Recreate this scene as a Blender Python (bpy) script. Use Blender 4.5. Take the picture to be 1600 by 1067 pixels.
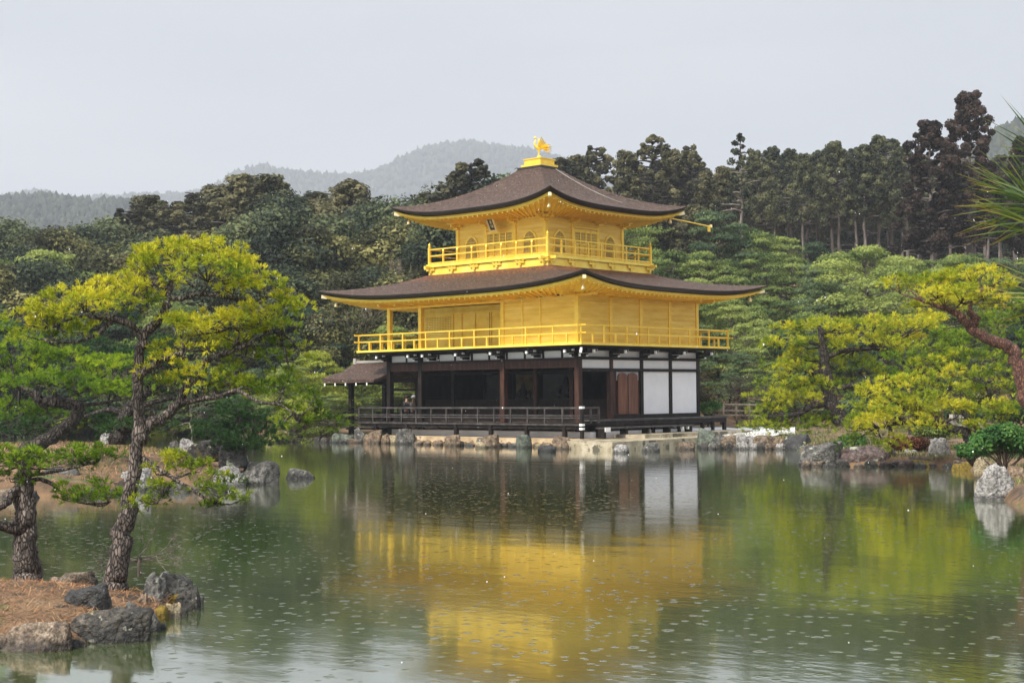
import bpy, math, random
import numpy as np
from mathutils import Vector, Matrix, noise
random.seed(7); rng = np.random.default_rng(7)
S = bpy.context.scene
for o in list(bpy.data.objects): bpy.data.objects.remove(o)
R_ = math.radians
# ------------------------------------------------------------------ camera
FPX = 2283.03; CAM = np.array([39.4462, -47.0892, 2.2225]); PIT, YAW, ROL = .0355716, -.742419, -.0084
_c, _s = math.cos(YAW), math.sin(YAW)
FW = np.array([_s*math.cos(PIT), _c*math.cos(PIT), math.sin(PIT)]); _r = np.array([_c, -_s, 0.]); _u = np.cross(_r, FW)
RT = _r*math.cos(ROL)+_u*math.sin(ROL); UP = _u*math.cos(ROL)-_r*math.sin(ROL)
HF = np.array([_s, _c, 0.]); HR = np.array([_c, -_s, 0.])
cd = bpy.data.cameras.new('camera'); cam = bpy.data.objects.new('camera', cd); S.collection.objects.link(cam)
cd.sensor_width = 36; cd.lens = FPX/1600*36; cd.clip_start = .1; cd.clip_end = 9000
cam.matrix_world = Matrix(((RT[0], UP[0], -FW[0], CAM[0]), (RT[1], UP[1], -FW[1], CAM[1]), (RT[2], UP[2], -FW[2], CAM[2]), (0, 0, 0, 1)))
S.camera = cam
# ------------------------------------------------------------------ world, sun, exposure
W = bpy.data.worlds.new('World'); S.world = W; W.use_nodes = True
SUN_EL, SUN_AZ = 44, 178          # azimuth clockwise from +Y
wn, wl = W.node_tree.nodes, W.node_tree.links; wn.clear()
out = wn.new('ShaderNodeOutputWorld'); bg = wn.new('ShaderNodeBackground'); bg.inputs[1].default_value = .1
sky = wn.new('ShaderNodeTexSky'); sky.sky_type = 'NISHITA'; sky.sun_disc = False
sky.sun_elevation = R_(SUN_EL); sky.sun_rotation = R_(SUN_AZ); sky.dust_density = 3
tc = wn.new('ShaderNodeTexCoord'); mp = wn.new('ShaderNodeMapping'); mp.inputs['Scale'].default_value = (1.2, 1.2, 5)
nz = wn.new('ShaderNodeTexNoise'); nz.inputs['Scale'].default_value = 1.6; nz.inputs['Detail'].default_value = 5; nz.inputs['Roughness'].default_value = .5
cr = wn.new('ShaderNodeValToRGB'); cr.color_ramp.elements[0].position = .36; cr.color_ramp.elements[1].position = .66
cr.color_ramp.elements[0].color = (.80, .825, .88, 1); cr.color_ramp.elements[1].color = (1.0, 1.0, 1.03, 1)
sc = wn.new('ShaderNodeVectorMath'); sc.operation = 'SCALE'; sc.inputs['Scale'].default_value = 7.6
mx = wn.new('ShaderNodeMix'); mx.data_type = 'RGBA'; mx.inputs[0].default_value = .93
wl.new(tc.outputs['Generated'], mp.inputs[0]); wl.new(mp.outputs[0], nz.inputs['Vector']); wl.new(nz.outputs[0], cr.inputs[0])
sx_ = wn.new('ShaderNodeSeparateXYZ'); wl.new(tc.outputs['Generated'], sx_.inputs[0]); zr = wn.new('ShaderNodeMapRange'); zr.interpolation_type = 'SMOOTHSTEP'
zr.inputs[1].default_value = .22; zr.inputs[2].default_value = .8; zr.inputs[3].default_value = 4.9; zr.inputs[4].default_value = 11.5; wl.new(sx_.outputs[2], zr.inputs[0]); wl.new(zr.outputs[0], sc.inputs['Scale'])   # an overcast sky is brighter overhead
wl.new(cr.outputs[0], sc.inputs[0]); wl.new(sky.outputs[0], mx.inputs[6]); wl.new(sc.outputs[0], mx.inputs[7])
wl.new(mx.outputs[2], bg.inputs[0]); wl.new(bg.outputs[0], out.inputs[0])
sd = bpy.data.lights.new('sun', 'SUN'); sd.energy = 3.6; sd.angle = R_(12); sd.color = (1, .95, .87)
sun = bpy.data.objects.new('sun', sd); S.collection.objects.link(sun)
_d = Vector((math.sin(R_(SUN_AZ))*math.cos(R_(SUN_EL)), math.cos(R_(SUN_AZ))*math.cos(R_(SUN_EL)), math.sin(R_(SUN_EL))))
sun.rotation_euler = _d.to_track_quat('Z', 'Y').to_euler()
S.view_settings.view_transform = 'Standard'; S.view_settings.look = 'None'; S.view_settings.exposure = .78; S.view_settings.gamma = 1
S.render.engine = 'CYCLES'
HAZE_DENSITY = .00038
# ------------------------------------------------------------------ helpers
def ray(px, py): return FW+RT*(px-800)/FPX-UP*(py-533.5)/FPX
def at(px, py, D):
    q = ray(px, py); return CAM+q*(D/(q@HF))
def G(px, py, z=0.):
    q = ray(px, py); return CAM+q*((z-CAM[2])/q[2])
def onplane(px, py, ax, v):
    q = ray(px, py); return CAM+q*((v-CAM[ax])/q[ax])
def XS(px, y): return float(onplane(px, 560, 1, y)[0])
def sd_(P): d = np.asarray(P)-CAM; return float(d@HR), float(d@HF)
def sdw(s, d, z=0.): return CAM*np.array([1, 1, 0])+HR*s+HF*d+np.array([0, 0, z])
LINK = S.collection.objects.link
def tag(o, label=None, cat=None, group=None, kind=None):
    if label: o['label'] = label
    if cat: o['category'] = cat
    if group: o['group'] = group
    if kind: o['kind'] = kind
    return o
def thing(name, loc, label, cat, group=None):
    o = bpy.data.objects.new(name, None); LINK(o); o.location = loc; o.empty_display_size = .3
    return tag(o, label, cat, group)
def worigin(o):
    v = Vector((0, 0, 0))
    while o: v = v+Vector(o.location); o = o.parent
    return v
def raw(name, V, Fc, mats, parent=None, smooth=False, attr=None, mi=None, nper=None):
    """V (n,3) world verts; Fc list of faces or flat array with nper verts per face"""
    me = bpy.data.meshes.new(name); V = np.asarray(V, float)
    if parent: V = V-np.array(worigin(parent))
    if nper:
        nf = len(Fc)//nper; me.vertices.add(len(V)); me.vertices.foreach_set('co', V.astype(np.float32).ravel())
        me.loops.add(nf*nper); me.loops.foreach_set('vertex_index', np.asarray(Fc, np.int32))
        me.polygons.add(nf); me.polygons.foreach_set('loop_start', np.arange(0, nf*nper, nper, dtype=np.int32))
        me.update(calc_edges=True)
    else: me.from_pydata([tuple(v) for v in V], [], Fc)
    if not isinstance(mats, (list, tuple)): mats = [mats]
    for m in mats: me.materials.append(m)
    if mi is not None: me.polygons.foreach_set('material_index', np.asarray(mi, np.int32))
    if smooth: me.polygons.foreach_set('use_smooth', np.ones(len(me.polygons), bool))
    if attr is not None:
        a = me.attributes.new('tint', 'FLOAT', 'POINT'); a.data.foreach_set('value', np.asarray(attr, np.float32))
    me.update()
    o = bpy.data.objects.new(name, me); LINK(o)
    if parent: o.parent = parent
    return o
def unit(a): return a/np.maximum(np.linalg.norm(a, axis=-1, keepdims=True), 1e-9)
class MB:
    def __init__(s): s.V = []; s.F = []; s.mi = []; s.m = 0
    def add(s, V, Fc):
        n = len(s.V); s.V += [tuple(map(float, v)) for v in V]; s.F += [tuple(i+n for i in f) for f in Fc]; s.mi += [s.m]*len(Fc); return s
    def box(s, x0, x1, y0, y1, z0, z1):
        if x0 > x1: x0, x1 = x1, x0
        if y0 > y1: y0, y1 = y1, y0
        if z0 > z1: z0, z1 = z1, z0
        V = [(x, y, z) for z in (z0, z1) for y in (y0, y1) for x in (x0, x1)]
        return s.add(V, [(0, 2, 3, 1), (4, 5, 7, 6), (0, 1, 5, 4), (2, 6, 7, 3), (0, 4, 6, 2), (1, 3, 7, 5)])
    def bar(s, a, b, w, h):                       # a rectangular bar from a to b
        a, b = Vector(a), Vector(b); t = (b-a).normalized(); side = t.cross(Vector((0, 0, 1)))
        if side.length < 1e-4: side = Vector((1, 0, 0))
        side.normalize(); u = side.cross(t)
        V = [p+side*i*w/2+u*j*h/2 for p in (a, b) for i, j in ((-1, -1), (1, -1), (1, 1), (-1, 1))]
        return s.add(V, [(3, 2, 1, 0), (4, 5, 6, 7), (0, 1, 5, 4), (1, 2, 6, 5), (2, 3, 7, 6), (3, 0, 4, 7)])
    def tube(s, P, rr, n=6, wob=0.):
        P = [Vector(p) for p in P]; m = len(P)
        if not hasattr(rr, '__len__'): rr = [rr]*m
        V = []; F = []; ref = Vector((0, 0, 1))
        prev = None
        for i, p in enumerate(P):
            t = (P[min(i+1, m-1)]-P[max(i-1, 0)]).normalized()
            if prev is None:
                a = t.cross(ref)
                if a.length < .1: a = t.cross(Vector((1, 0, 0)))
            else: a = prev-t*prev.dot(t)
            a.normalize(); prev = a; b = t.cross(a)
            for k in range(n):
                an = 2*math.pi*k/n; q = rr[i]*(1+(random.uniform(-wob, wob) if wob else 0))
                V.append(p+(a*math.cos(an)+b*math.sin(an))*q)
        for i in range(m-1):
            for k in range(n): F.append((i*n+k, i*n+(k+1) % n, (i+1)*n+(k+1) % n, (i+1)*n+k))
        F.append(tuple(range(n-1, -1, -1))); F.append(tuple((m-1)*n+k for k in range(n)))
        return s.add(V, F)
    def lathe(s, c, prof, n=12, sx=1, sy=1):      # prof: (r, z)
        V = []; F = []
        for r, z in prof:
            for k in range(n): V.append((c[0]+sx*r*math.cos(2*math.pi*k/n), c[1]+sy*r*math.sin(2*math.pi*k/n), c[2]+z))
        for i in range(len(prof)-1):
            for k in range(n): F.append((i*n+k, i*n+(k+1) % n, (i+1)*n+(k+1) % n, (i+1)*n+k))
        F.append(tuple(range(n-1, -1, -1))); F.append(tuple((len(prof)-1)*n+k for k in range(n)))
        return s.add(V, F)
    def build(s, name, mats, parent=None, smooth=False): return raw(name, s.V, s.F, mats, parent, smooth, mi=s.mi)
def smooth_path(P, k=4):
    """Catmull-Rom through rows [x,y,z,r]"""
    P = np.asarray(P, float); Q = np.vstack([2*P[0]-P[1], P, 2*P[-1]-P[-2]]); out = []
    for i in range(1, len(Q)-2):
        for j in range(k):
            t = j/k; a, b, c, d = Q[i-1], Q[i], Q[i+1], Q[i+2]
            out.append(.5*((2*b)+(-a+c)*t+(2*a-5*b+4*c-d)*t*t+(-a+3*b-3*c+d)*t**3))
    out.append(P[-1]); return np.array(out)
# ------------------------------------------------------------------ materials
MATS = {}
def mat(name, cols, scale=3., rough=.7, bump=.0, bscale=None, detail=6, metallic=0., stretch=(1, 1, 1), spec=.5, pos=(.3, .7), objrand=0., attr=False, trans=0., bdist=.02, spots=None, wave=None, cracks=None, wet=False, rust=False):
    m = bpy.data.materials.new(name); m.use_nodes = True; n, l = m.node_tree.nodes, m.node_tree.links; n.clear()
    o = n.new('ShaderNodeOutputMaterial'); b = n.new('ShaderNodeBsdfPrincipled'); l.new(b.outputs[0], o.inputs[0])
    b.inputs['Roughness'].default_value = rough; b.inputs['Metallic'].default_value = metallic; b.inputs['Specular IOR Level'].default_value = spec
    t = n.new('ShaderNodeTexCoord'); mp = n.new('ShaderNodeMapping'); mp.inputs['Scale'].default_value = stretch; l.new(t.outputs['Object'], mp.inputs[0])
    nz = n.new('ShaderNodeTexNoise'); nz.inputs['Scale'].default_value = scale; nz.inputs['Detail'].default_value = detail; nz.inputs['Roughness'].default_value = .62
    l.new(mp.outputs[0], nz.inputs['Vector']); fac = nz.outputs[0]
    if attr or objrand:
        ma = n.new('ShaderNodeMath'); ma.operation = 'ADD'; l.new(fac, ma.inputs[0]); ma.inputs[1].default_value = 0
        if attr:
            at_ = n.new('ShaderNodeAttribute'); at_.attribute_name = 'tint'
            m2 = n.new('ShaderNodeMath'); m2.operation = 'MULTIPLY_ADD'; l.new(at_.outputs['Fac'], m2.inputs[0]); m2.inputs[1].default_value = .6; m2.inputs[2].default_value = -.3
            l.new(m2.outputs[0], ma.inputs[1])
        fac = ma.outputs[0]
        if objrand:
            oi = n.new('ShaderNodeObjectInfo'); m3 = n.new('ShaderNodeMath'); m3.operation = 'MULTIPLY_ADD'; l.new(oi.outputs['Random'], m3.inputs[0]); m3.inputs[1].default_value = objrand; m3.inputs[2].default_value = -objrand/2
            m4 = n.new('ShaderNodeMath'); m4.operation = 'ADD'; l.new(fac, m4.inputs[0]); l.new(m3.outputs[0], m4.inputs[1]); fac = m4.outputs[0]
    r = n.new('ShaderNodeValToRGB'); e = r.color_ramp.elements; k = len(cols)
    while len(e) < k: e.new(.5)
    for i, c in enumerate(cols):
        e[i].position = pos[0]+(pos[1]-pos[0])*i/max(k-1, 1); e[i].color = (*c, 1)
    l.new(fac, r.inputs[0]); col = r.outputs[0]
    if spots:                                     # lichen or stain patches: (colour, scale, threshold)
        for sc_, ss, th in spots:
            v = n.new('ShaderNodeTexNoise'); v.inputs['Scale'].default_value = ss; v.inputs['Detail'].default_value = 4; l.new(t.outputs['Object'], v.inputs['Vector'])
            rr = n.new('ShaderNodeValToRGB'); rr.color_ramp.elements[0].position = th; rr.color_ramp.elements[1].position = th+.04; l.new(v.outputs[0], rr.inputs[0])
            x = n.new('ShaderNodeMix'); x.data_type = 'RGBA'; l.new(rr.outputs[0], x.inputs[0]); l.new(col, x.inputs[6]); x.inputs[7].default_value = (*sc_, 1); col = x.outputs[2]
    if wet:                                       # damp dark foot just above the waterline
        gp = n.new('ShaderNodeNewGeometry'); sz_ = n.new('ShaderNodeSeparateXYZ'); l.new(gp.outputs['Position'], sz_.inputs[0]); ml = n.new('ShaderNodeMapRange'); ml.inputs[1].default_value = .05; ml.inputs[2].default_value = .14; l.new(sz_.outputs[2], ml.inputs[0])
        f2 = n.new('ShaderNodeTexNoise'); f2.inputs['Scale'].default_value = scale*4.5; f2.inputs['Detail'].default_value = 6; f2.inputs['Roughness'].default_value = .75; l.new(t.outputs['Object'], f2.inputs['Vector'])
        r2_ = n.new('ShaderNodeMapRange'); r2_.inputs[1].default_value = .40; r2_.inputs[2].default_value = .58; r2_.inputs[3].default_value = .28; r2_.inputs[4].default_value = 1.25; l.new(f2.outputs[0], r2_.inputs[0])
        w2 = n.new('ShaderNodeMapRange'); w2.inputs[3].default_value = .30; l.new(ml.outputs[0], w2.inputs[0]); pm_ = n.new('ShaderNodeMath'); pm_.operation = 'MULTIPLY'; l.new(r2_.outputs[0], pm_.inputs[0]); l.new(w2.outputs[0], pm_.inputs[1])
        vs_ = n.new('ShaderNodeVectorMath'); vs_.operation = 'SCALE'; l.new(col, vs_.inputs[0]); l.new(pm_.outputs[0], vs_.inputs['Scale']); col = vs_.outputs[0]
    if rust:
        gp = n.new('ShaderNodeNewGeometry'); sz_ = n.new('ShaderNodeSeparateXYZ'); l.new(gp.outputs['Position'], sz_.inputs[0]); ra = n.new('ShaderNodeMapRange'); ra.inputs[1].default_value = 7.38; ra.inputs[2].default_value = 7.72; l.new(sz_.outputs[2], ra.inputs[0])
        rb = n.new('ShaderNodeMath'); rb.operation = 'LESS_THAN'; rb.inputs[1].default_value = 8.3; l.new(sz_.outputs[2], rb.inputs[0]); rc = n.new('ShaderNodeTexNoise'); rc.inputs['Scale'].default_value = 9; rc.inputs['Detail'].default_value = 6; l.new(t.outputs['Object'], rc.inputs['Vector'])
        rd = n.new('ShaderNodeMapRange'); rd.inputs[1].default_value = .42; rd.inputs[2].default_value = .60; l.new(rc.outputs[0], rd.inputs[0]); r1_ = n.new('ShaderNodeMath'); r1_.operation = 'MULTIPLY'; l.new(ra.outputs[0], r1_.inputs[0]); l.new(rb.outputs[0], r1_.inputs[1]); r3_ = n.new('ShaderNodeMath'); r3_.operation = 'MULTIPLY'; l.new(r1_.outputs[0], r3_.inputs[0]); l.new(rd.outputs[0], r3_.inputs[1])
        x = n.new('ShaderNodeMix'); x.data_type = 'RGBA'; l.new(r3_.outputs[0], x.inputs[0]); l.new(col, x.inputs[6]); x.inputs[7].default_value = (.24, .075, .022, 1); col = x.outputs[2]
    crk = None
    if cracks:
        wq = n.new('ShaderNodeVectorMath'); wq.operation = 'MULTIPLY_ADD'; nc = n.new('ShaderNodeTexNoise'); nc.inputs['Scale'].default_value = cracks*.6; l.new(mp.outputs[0], nc.inputs['Vector']); l.new(nc.outputs['Color'], wq.inputs[0]); wq.inputs[1].default_value = (.9/cracks,)*3; l.new(mp.outputs[0], wq.inputs[2])
        vo = n.new('ShaderNodeTexVoronoi'); vo.feature = 'DISTANCE_TO_EDGE'; vo.inputs['Scale'].default_value = cracks; l.new(wq.outputs[0], vo.inputs['Vector'])
        mr = n.new('ShaderNodeMapRange'); mr.inputs[1].default_value = .0; mr.inputs[2].default_value = .16; l.new(vo.outputs['Distance'], mr.inputs[0]); crk = mr.outputs[0]
        x = n.new('ShaderNodeMix'); x.data_type = 'RGBA'; l.new(crk, x.inputs[0]); x.inputs[6].default_value = (*[c*1.3 for c in cols[0]], 1); l.new(col, x.inputs[7]); col = x.outputs[2]
    l.new(col, b.inputs['Base Color'])
    if trans:
        tr = n.new('ShaderNodeBsdfTranslucent'); l.new(col, tr.inputs[0]); ms = n.new('ShaderNodeMixShader'); ms.inputs[0].default_value = trans
        l.new(b.outputs[0], ms.inputs[1]); l.new(tr.outputs[0], ms.inputs[2]); l.new(ms.outputs[0], o.inputs[0])
    if bump:
        bn = n.new('ShaderNodeTexNoise'); bn.inputs['Scale'].default_value = bscale or scale*3; bn.inputs['Detail'].default_value = 5; l.new(mp.outputs[0], bn.inputs['Vector'])
        h = bn.outputs[0]
        if crk:
            ad = n.new('ShaderNodeMath'); ad.operation = 'MULTIPLY_ADD'; l.new(h, ad.inputs[0]); ad.inputs[1].default_value = .5; l.new(crk, ad.inputs[2]); h = ad.outputs[0]
        if wave:                                  # (axis scale vector, strength): grooves between boards
            wv = n.new('ShaderNodeTexWave'); wv.bands_direction = wave[0]; wv.inputs['Scale'].default_value = wave[1]; wv.inputs['Distortion'].default_value = wave[2] if len(wave) > 2 else 0
            l.new(t.outputs['Object'], wv.inputs['Vector']); pw = n.new('ShaderNodeMath'); pw.operation = 'POWER'; l.new(wv.outputs[1], pw.inputs[0]); pw.inputs[1].default_value = .35
            ad = n.new('ShaderNodeMath'); ad.operation = 'MULTIPLY_ADD'; l.new(h, ad.inputs[0]); ad.inputs[1].default_value = .35; l.new(pw.outputs[0], ad.inputs[2]); h = ad.outputs[0]
        bp = n.new('ShaderNodeBump'); bp.inputs['Strength'].default_value = bump; bp.inputs['Distance'].default_value = bdist; l.new(h, bp.inputs['Height']); l.new(bp.outputs[0], b.inputs['Normal'])
    MATS[name] = m; return m
gold = mat('gold_leaf', [(.80, .55, .055), (.92, .69, .10), (.96, .78, .19)], 1.6, .42, .25, 30, metallic=.35, bdist=.006)
gold_board = mat('gold_boards', [(.70, .47, .05), (.86, .62, .10), (.94, .73, .20)], 1.3, .45, .6, 14, metallic=.3, stretch=(.4, .4, 3), wave=('Z', 1.5), bdist=.014)
gold_orn = mat('gold_ornament', [(.84, .54, .03), (.96, .72, .13)], 4, .35, .0, metallic=.5)
gold_pale = mat('pale_gilt_metal', [(.85, .70, .35), (.95, .85, .55)], 6, .3, metallic=.5)
bark_roof = mat('bark_shingle', [(.018, .010, .007), (.048, .027, .018), (.085, .052, .037), (.18, .13, .10)], 7, .7, 1., 34, pos=(.30, .76), detail=12, stretch=(1, 1, 2.2), bdist=.03, spec=.25, rust=True, spots=[((.14, .10, .082), 9, .60), ((.028, .018, .014), 2.1, .62)])
bark_edge = mat('bark_edge', [(.009, .006, .006), (.022, .014, .013)], 3, .5, .5, 8, stretch=(1, 1, 12))
dark = mat('dark_wood', [(.004, .003, .003), (.011, .008, .007), (.03, .02, .016)], 3, .55, .35, 22, spec=.2, stretch=(1, 1, .4), bdist=.01)
greywood = mat('weathered_wood', [(.014, .012, .011), (.035, .03, .028), (.09, .08, .072)], 4, .5, .3, 20, bdist=.01)
brown = mat('brown_wood', [(.015, .007, .005), (.045, .019, .012), (.10, .042, .024)], 3, .55, .35, 18, spec=.25, stretch=(2, 2, .3), bdist=.01)
door_m = mat('door_wood', [(.05, .014, .006), (.13, .042, .018), (.2, .075, .035)], 2.5, .45, .3, 18, stretch=(3, 3, .3), bdist=.01)
plaster = mat('white_plaster', [(.70, .71, .74), (.80, .80, .82)], 1.2, .8, .15, 12, bdist=.005)
white_tip = mat('white_paint', [(.75, .75, .73), (.82, .82, .8)], 3, .6)
dim_plaster = mat('grey_plaster', [(.30, .31, .33), (.42, .42, .43)], 2, .8)
paint_panel = mat('faded_painting', [(.10, .07, .04), (.30, .24, .13), (.42, .36, .22)], 1.6, .8)
green_panel = mat('green_grey_panel', [(.09, .12, .11), (.16, .19, .17)], 1.5, .8)
lattice_m = mat('lattice_wood', [(.010, .006, .005), (.026, .014, .011)], 5, .6, spec=.2)
paper = mat('window_paper', [(.17, .14, .08), (.30, .25, .15)], 3, .5)
bronze = mat('dark_statue', [(.012, .01, .009), (.03, .024, .018)], 4, .5)
tan_stone = mat('tan_stone', [(.22, .15, .08), (.42, .31, .18), (.58, .47, .32)], 1.4, .75, .5, 12, spots=[((.13, .11, .08), 2.2, .60)])
slab_m = mat('terrace_slab', [(.16, .135, .09), (.34, .29, .20), (.48, .43, .33)], 2.2, .6, .6, 14, spots=[((.09, .08, .055), 1.6, .54), ((.12, .12, .06), 5, .62)])
step_stone = mat('step_stone', [(.22, .20, .17), (.40, .38, .34)], 2, .6, .3, 14)
ROCKM = {
 'grey': mat('grey_rock', [(0.022, 0.022, 0.020), (0.068, 0.065, 0.059), (0.149, 0.143, 0.127), (0.260, 0.248, 0.223)], 2.2, .7, 1., 20, wet=True, detail=12, bdist=.06, spots=[((.34, .35, .29), 6, .62), ((.035, .04, .02), 2.6, .63)]),
 'tan': mat('tan_rock', [(0.062, 0.037, 0.022), (0.167, 0.112, 0.068), (0.260, 0.192, 0.130), (0.310, 0.260, 0.205)], 2.0, .7, .9, 20, wet=True, detail=10, bdist=.06, spots=[((.10, .09, .07), 4, .62)]),
 'white': mat('white_rock', [(0.136, 0.130, 0.124), (0.298, 0.285, 0.267), (0.422, 0.409, 0.391)], 2.6, .7, 1., 20, wet=True, detail=12, bdist=.05, spots=[((.12, .11, .09), 3.5, .63)]),
 'green': mat('green_rock', [(0.043, 0.056, 0.043), (0.105, 0.124, 0.093), (0.198, 0.211, 0.167)], 2.2, .7, .9, 20, wet=True, detail=10, bdist=.05, spots=[((.05, .07, .03), 3, .6)]),
 'purple': mat('reddish_rock', [(0.037, 0.025, 0.025), (0.105, 0.068, 0.062), (0.174, 0.136, 0.124)], 1.6, .7, .9, 20, wet=True, detail=10, bdist=.06, spots=[((.34, .36, .28), 2.2, .60)]),
 'mossy': mat('dark_mossy_rock', [(0.005, 0.005, 0.004), (0.022, 0.020, 0.016), (0.062, 0.053, 0.040), (0.161, 0.136, 0.105)], 5.5, .65, 1., 20, wet=True, detail=12, bdist=.05, spots=[((.10, .075, .012), 4, .58), ((.30, .29, .23), 9, .62)]),
 'speck': mat('speckled_rock', [(0.019, 0.015, 0.012), (0.074, 0.050, 0.031), (0.211, 0.155, 0.105), (0.310, 0.260, 0.198)], 9, .7, 1., 20, wet=True, detail=12, bdist=.05, spots=[((.13, .09, .02), 5, .6)]),
 'black': mat('blackish_rock', [(0.011, 0.011, 0.011), (0.031, 0.031, 0.030), (0.074, 0.074, 0.068)], 3, .65, 1., 20, wet=True, detail=10, bdist=.05, spots=[((.42, .47, .33), 2.1, .60)]),
 'cream': mat('cream_rock', [(0.174, 0.124, 0.056), (0.341, 0.279, 0.167), (0.434, 0.384, 0.285)], 5, .7, .9, 20, wet=True, bdist=.03),
 'moss': mat('yellow_moss', [(.035, .03, .004), (.12, .085, .008), (.26, .17, .02)], 9, .9, 1., 30, bdist=.04),
}
bark_pine = mat('pine_bark', [(.018, .014, .012), (.075, .058, .048), (.17, .135, .115), (.28, .235, .205)], 14, .85, 1., 22, detail=8, stretch=(1, 1, .33), bdist=.03, cracks=32)
bark_pine_dark = mat('dark_pine_bark', [(.012, .009, .008), (.045, .034, .028), (.11, .09, .075)], 12, .85, 1., 18, detail=8, stretch=(1, 1, .4), bdist=.04, cracks=13)
bark_red = mat('red_pine_bark', [(.04, .018, .012), (.13, .055, .035), (.26, .13, .09)], 10, .8, 1., 16, stretch=(1, 1, .5), bdist=.02, cracks=20)
bark_far = mat('pale_trunk_bark', [(.05, .04, .034), (.14, .115, .10), (.24, .21, .185)], 3, .85, stretch=(1, 1, .3))
twig_m = mat('bare_twig_bark', [(.06, .045, .035), (.17, .14, .11), (.30, .26, .21)], 8, .85)
twig_brown = mat('brown_twig_bark', [(.05, .03, .022), (.12, .08, .06)], 8, .85)
def fol(name, cols, objr=.4, trans=.35, scale=.8, pos=(.2, .8)): return mat(name, cols, scale, .65, attr=True, objrand=objr, trans=trans, spec=.25, pos=pos, detail=3)
needle_y = fol('yellow_green_needles', [(.05, .10, .012), (.15, .23, .016), (.36, .40, .022), (.62, .57, .035)], 0, .35, 1.1, (.2, .78))
needle_g = fol('fresh_green_needles', [(0.051, 0.109, 0.012), (0.131, 0.232, 0.014), (0.275, 0.392, 0.017), (0.493, 0.493, 0.026)], 0, .35, 1.1, (.2, .85))
needle_d = fol('deep_green_needles', [(0.014, 0.043, 0.014), (0.032, 0.084, 0.020), (0.072, 0.145, 0.026)], 0, .3, 1.1, (.2, .85))
F_PINE = fol('mid_green_pine_foliage', [(.022, .046, .014), (.080, .125, .032), (.19, .245, .058), (.30, .35, .085)])
F_PINEB = fol('bluish_pine_foliage', [(0.017, 0.039, 0.022), (0.053, 0.092, 0.042), (0.140, 0.189, 0.077)])
F_PINEY = fol('yellowish_pine_foliage', [(.06, .09, .012), (.19, .24, .025), (.38, .40, .05)])
F_DARK = fol('dark_evergreen_foliage', [(.012, .022, .013), (.052, .074, .036), (.165, .19, .080)])
F_OLIVE = fol('olive_foliage', [(0.031, 0.036, 0.014), (0.133, 0.137, 0.045), (0.350, 0.315, 0.112)])
F_BROWN = fol('brownish_cedar_foliage', [(.022, .024, .012), (.092, .090, .042), (.22, .20, .095)])
F_CYP = fol('cypress_foliage', [(.016, .024, .014), (.072, .084, .042), (.20, .20, .090)])
F_SUGI = fol('dark_brown_cedar_foliage', [(.012, .007, .005), (.040, .025, .018), (.105, .068, .050)])
F_AZALEA = fol('reddish_brown_shrub_leaves', [(0.058, 0.019, 0.010), (0.160, 0.058, 0.026), (0.275, 0.123, 0.043)])
F_SHRUB = fol('glossy_green_shrub_leaves', [(0.017, 0.065, 0.014), (0.058, 0.160, 0.032), (0.174, 0.290, 0.058)])
F_SHRUBP = fol('pale_green_shrub_leaves', [(0.087, 0.131, 0.029), (0.217, 0.275, 0.058), (0.377, 0.406, 0.116)])
F_CANOPY = fol('hill_canopy_foliage', [(.018, .028, .018), (.040, .055, .032), (.075, .09, .045)], 0)
# ------------------------------------------------------------------ terrain
def prof(pts):
    a = np.array(pts, float); return lambda x: np.interp(x, a[:, 0], a[:, 1])
def gsd(px, py, z=0.): return sd_(G(px, py, z))
BLD = lambda x, y: sd_((x, y, 0))
main_shore = [(-170, 150), (-75, 84), gsd(60, 672), gsd(265, 668), gsd(330, 672), gsd(420, 688), gsd(520, 690.5), gsd(556, 692), BLD(-10.8, -1.9), BLD(-6, -1.75), BLD(0, -1.8), BLD(1.5, -1.7), BLD(1.9, -2.3), BLD(3.4, -2.5), BLD(3.4, 1.5), BLD(3.2, 6.0),
              gsd(1110, 700), gsd(1200, 701), gsd(1250, 703), gsd(1262, 726), gsd(1330, 728), gsd(1400, 727.5), gsd(1500, 728), gsd(1528, 742), gsd(1538, 770), gsd(1590, 790), (14, 26), (30, 20), (60, 12), (160, 5), (900, 40), (3600, 900), (3600, 5200), (-3600, 5200), (-3600, 500), (-700, 260)]
mid_island = [(-30, 33), gsd(20, 776), gsd(100, 777), gsd(180, 770), gsd(240, 766), gsd(330, 765), gsd(350, 757), gsd(432, 754), (-6.9, 38.5), (-7.4, 42), (-8.6, 46), (-10.5, 49), (-14, 51), (-22, 52), (-40, 50), (-45, 38)]
near_islet = [(-9.5, 12.2), gsd(0, 1018), gsd(60, 1020), gsd(108, 1015), gsd(150, 1004), gsd(225, 1000), gsd(262, 975), gsd(302, 950), (-3.55, 15.7), (-4.0, 16.2), (-5.0, 16.5), (-6.2, 16.9), (-8, 16.8), (-10.5, 16.2)]
behind = [(3600, -400), (3600, -30), (60, -2), (3, -3.2), (-3, -3.2), (-60, -2), (-3600, -30), (-3600, -400)]   # the bank the viewer stands on
def signed(s, d, poly):
    P = np.array(poly, float); Q = np.roll(P, -1, 0); best = np.full(s.shape, 1e9); ins = np.zeros(s.shape, bool)
    for (x0, y0), (x1, y1) in zip(P, Q):
        dx, dy = x1-x0, y1-y0; t = np.clip(((s-x0)*dx+(d-y0)*dy)/(dx*dx+dy*dy), 0, 1)
        best = np.minimum(best, np.hypot(s-x0-t*dx, d-y0-t*dy))
        c = (y0 > d) != (y1 > d); ins ^= c & (s < dx*(d-y0)/(dy if dy else 1e-9)+x0)
    return np.where(ins, best, -best)
def sst(x): x = np.clip(x, 0, 1); return x*x*(3-2*x)
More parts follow.
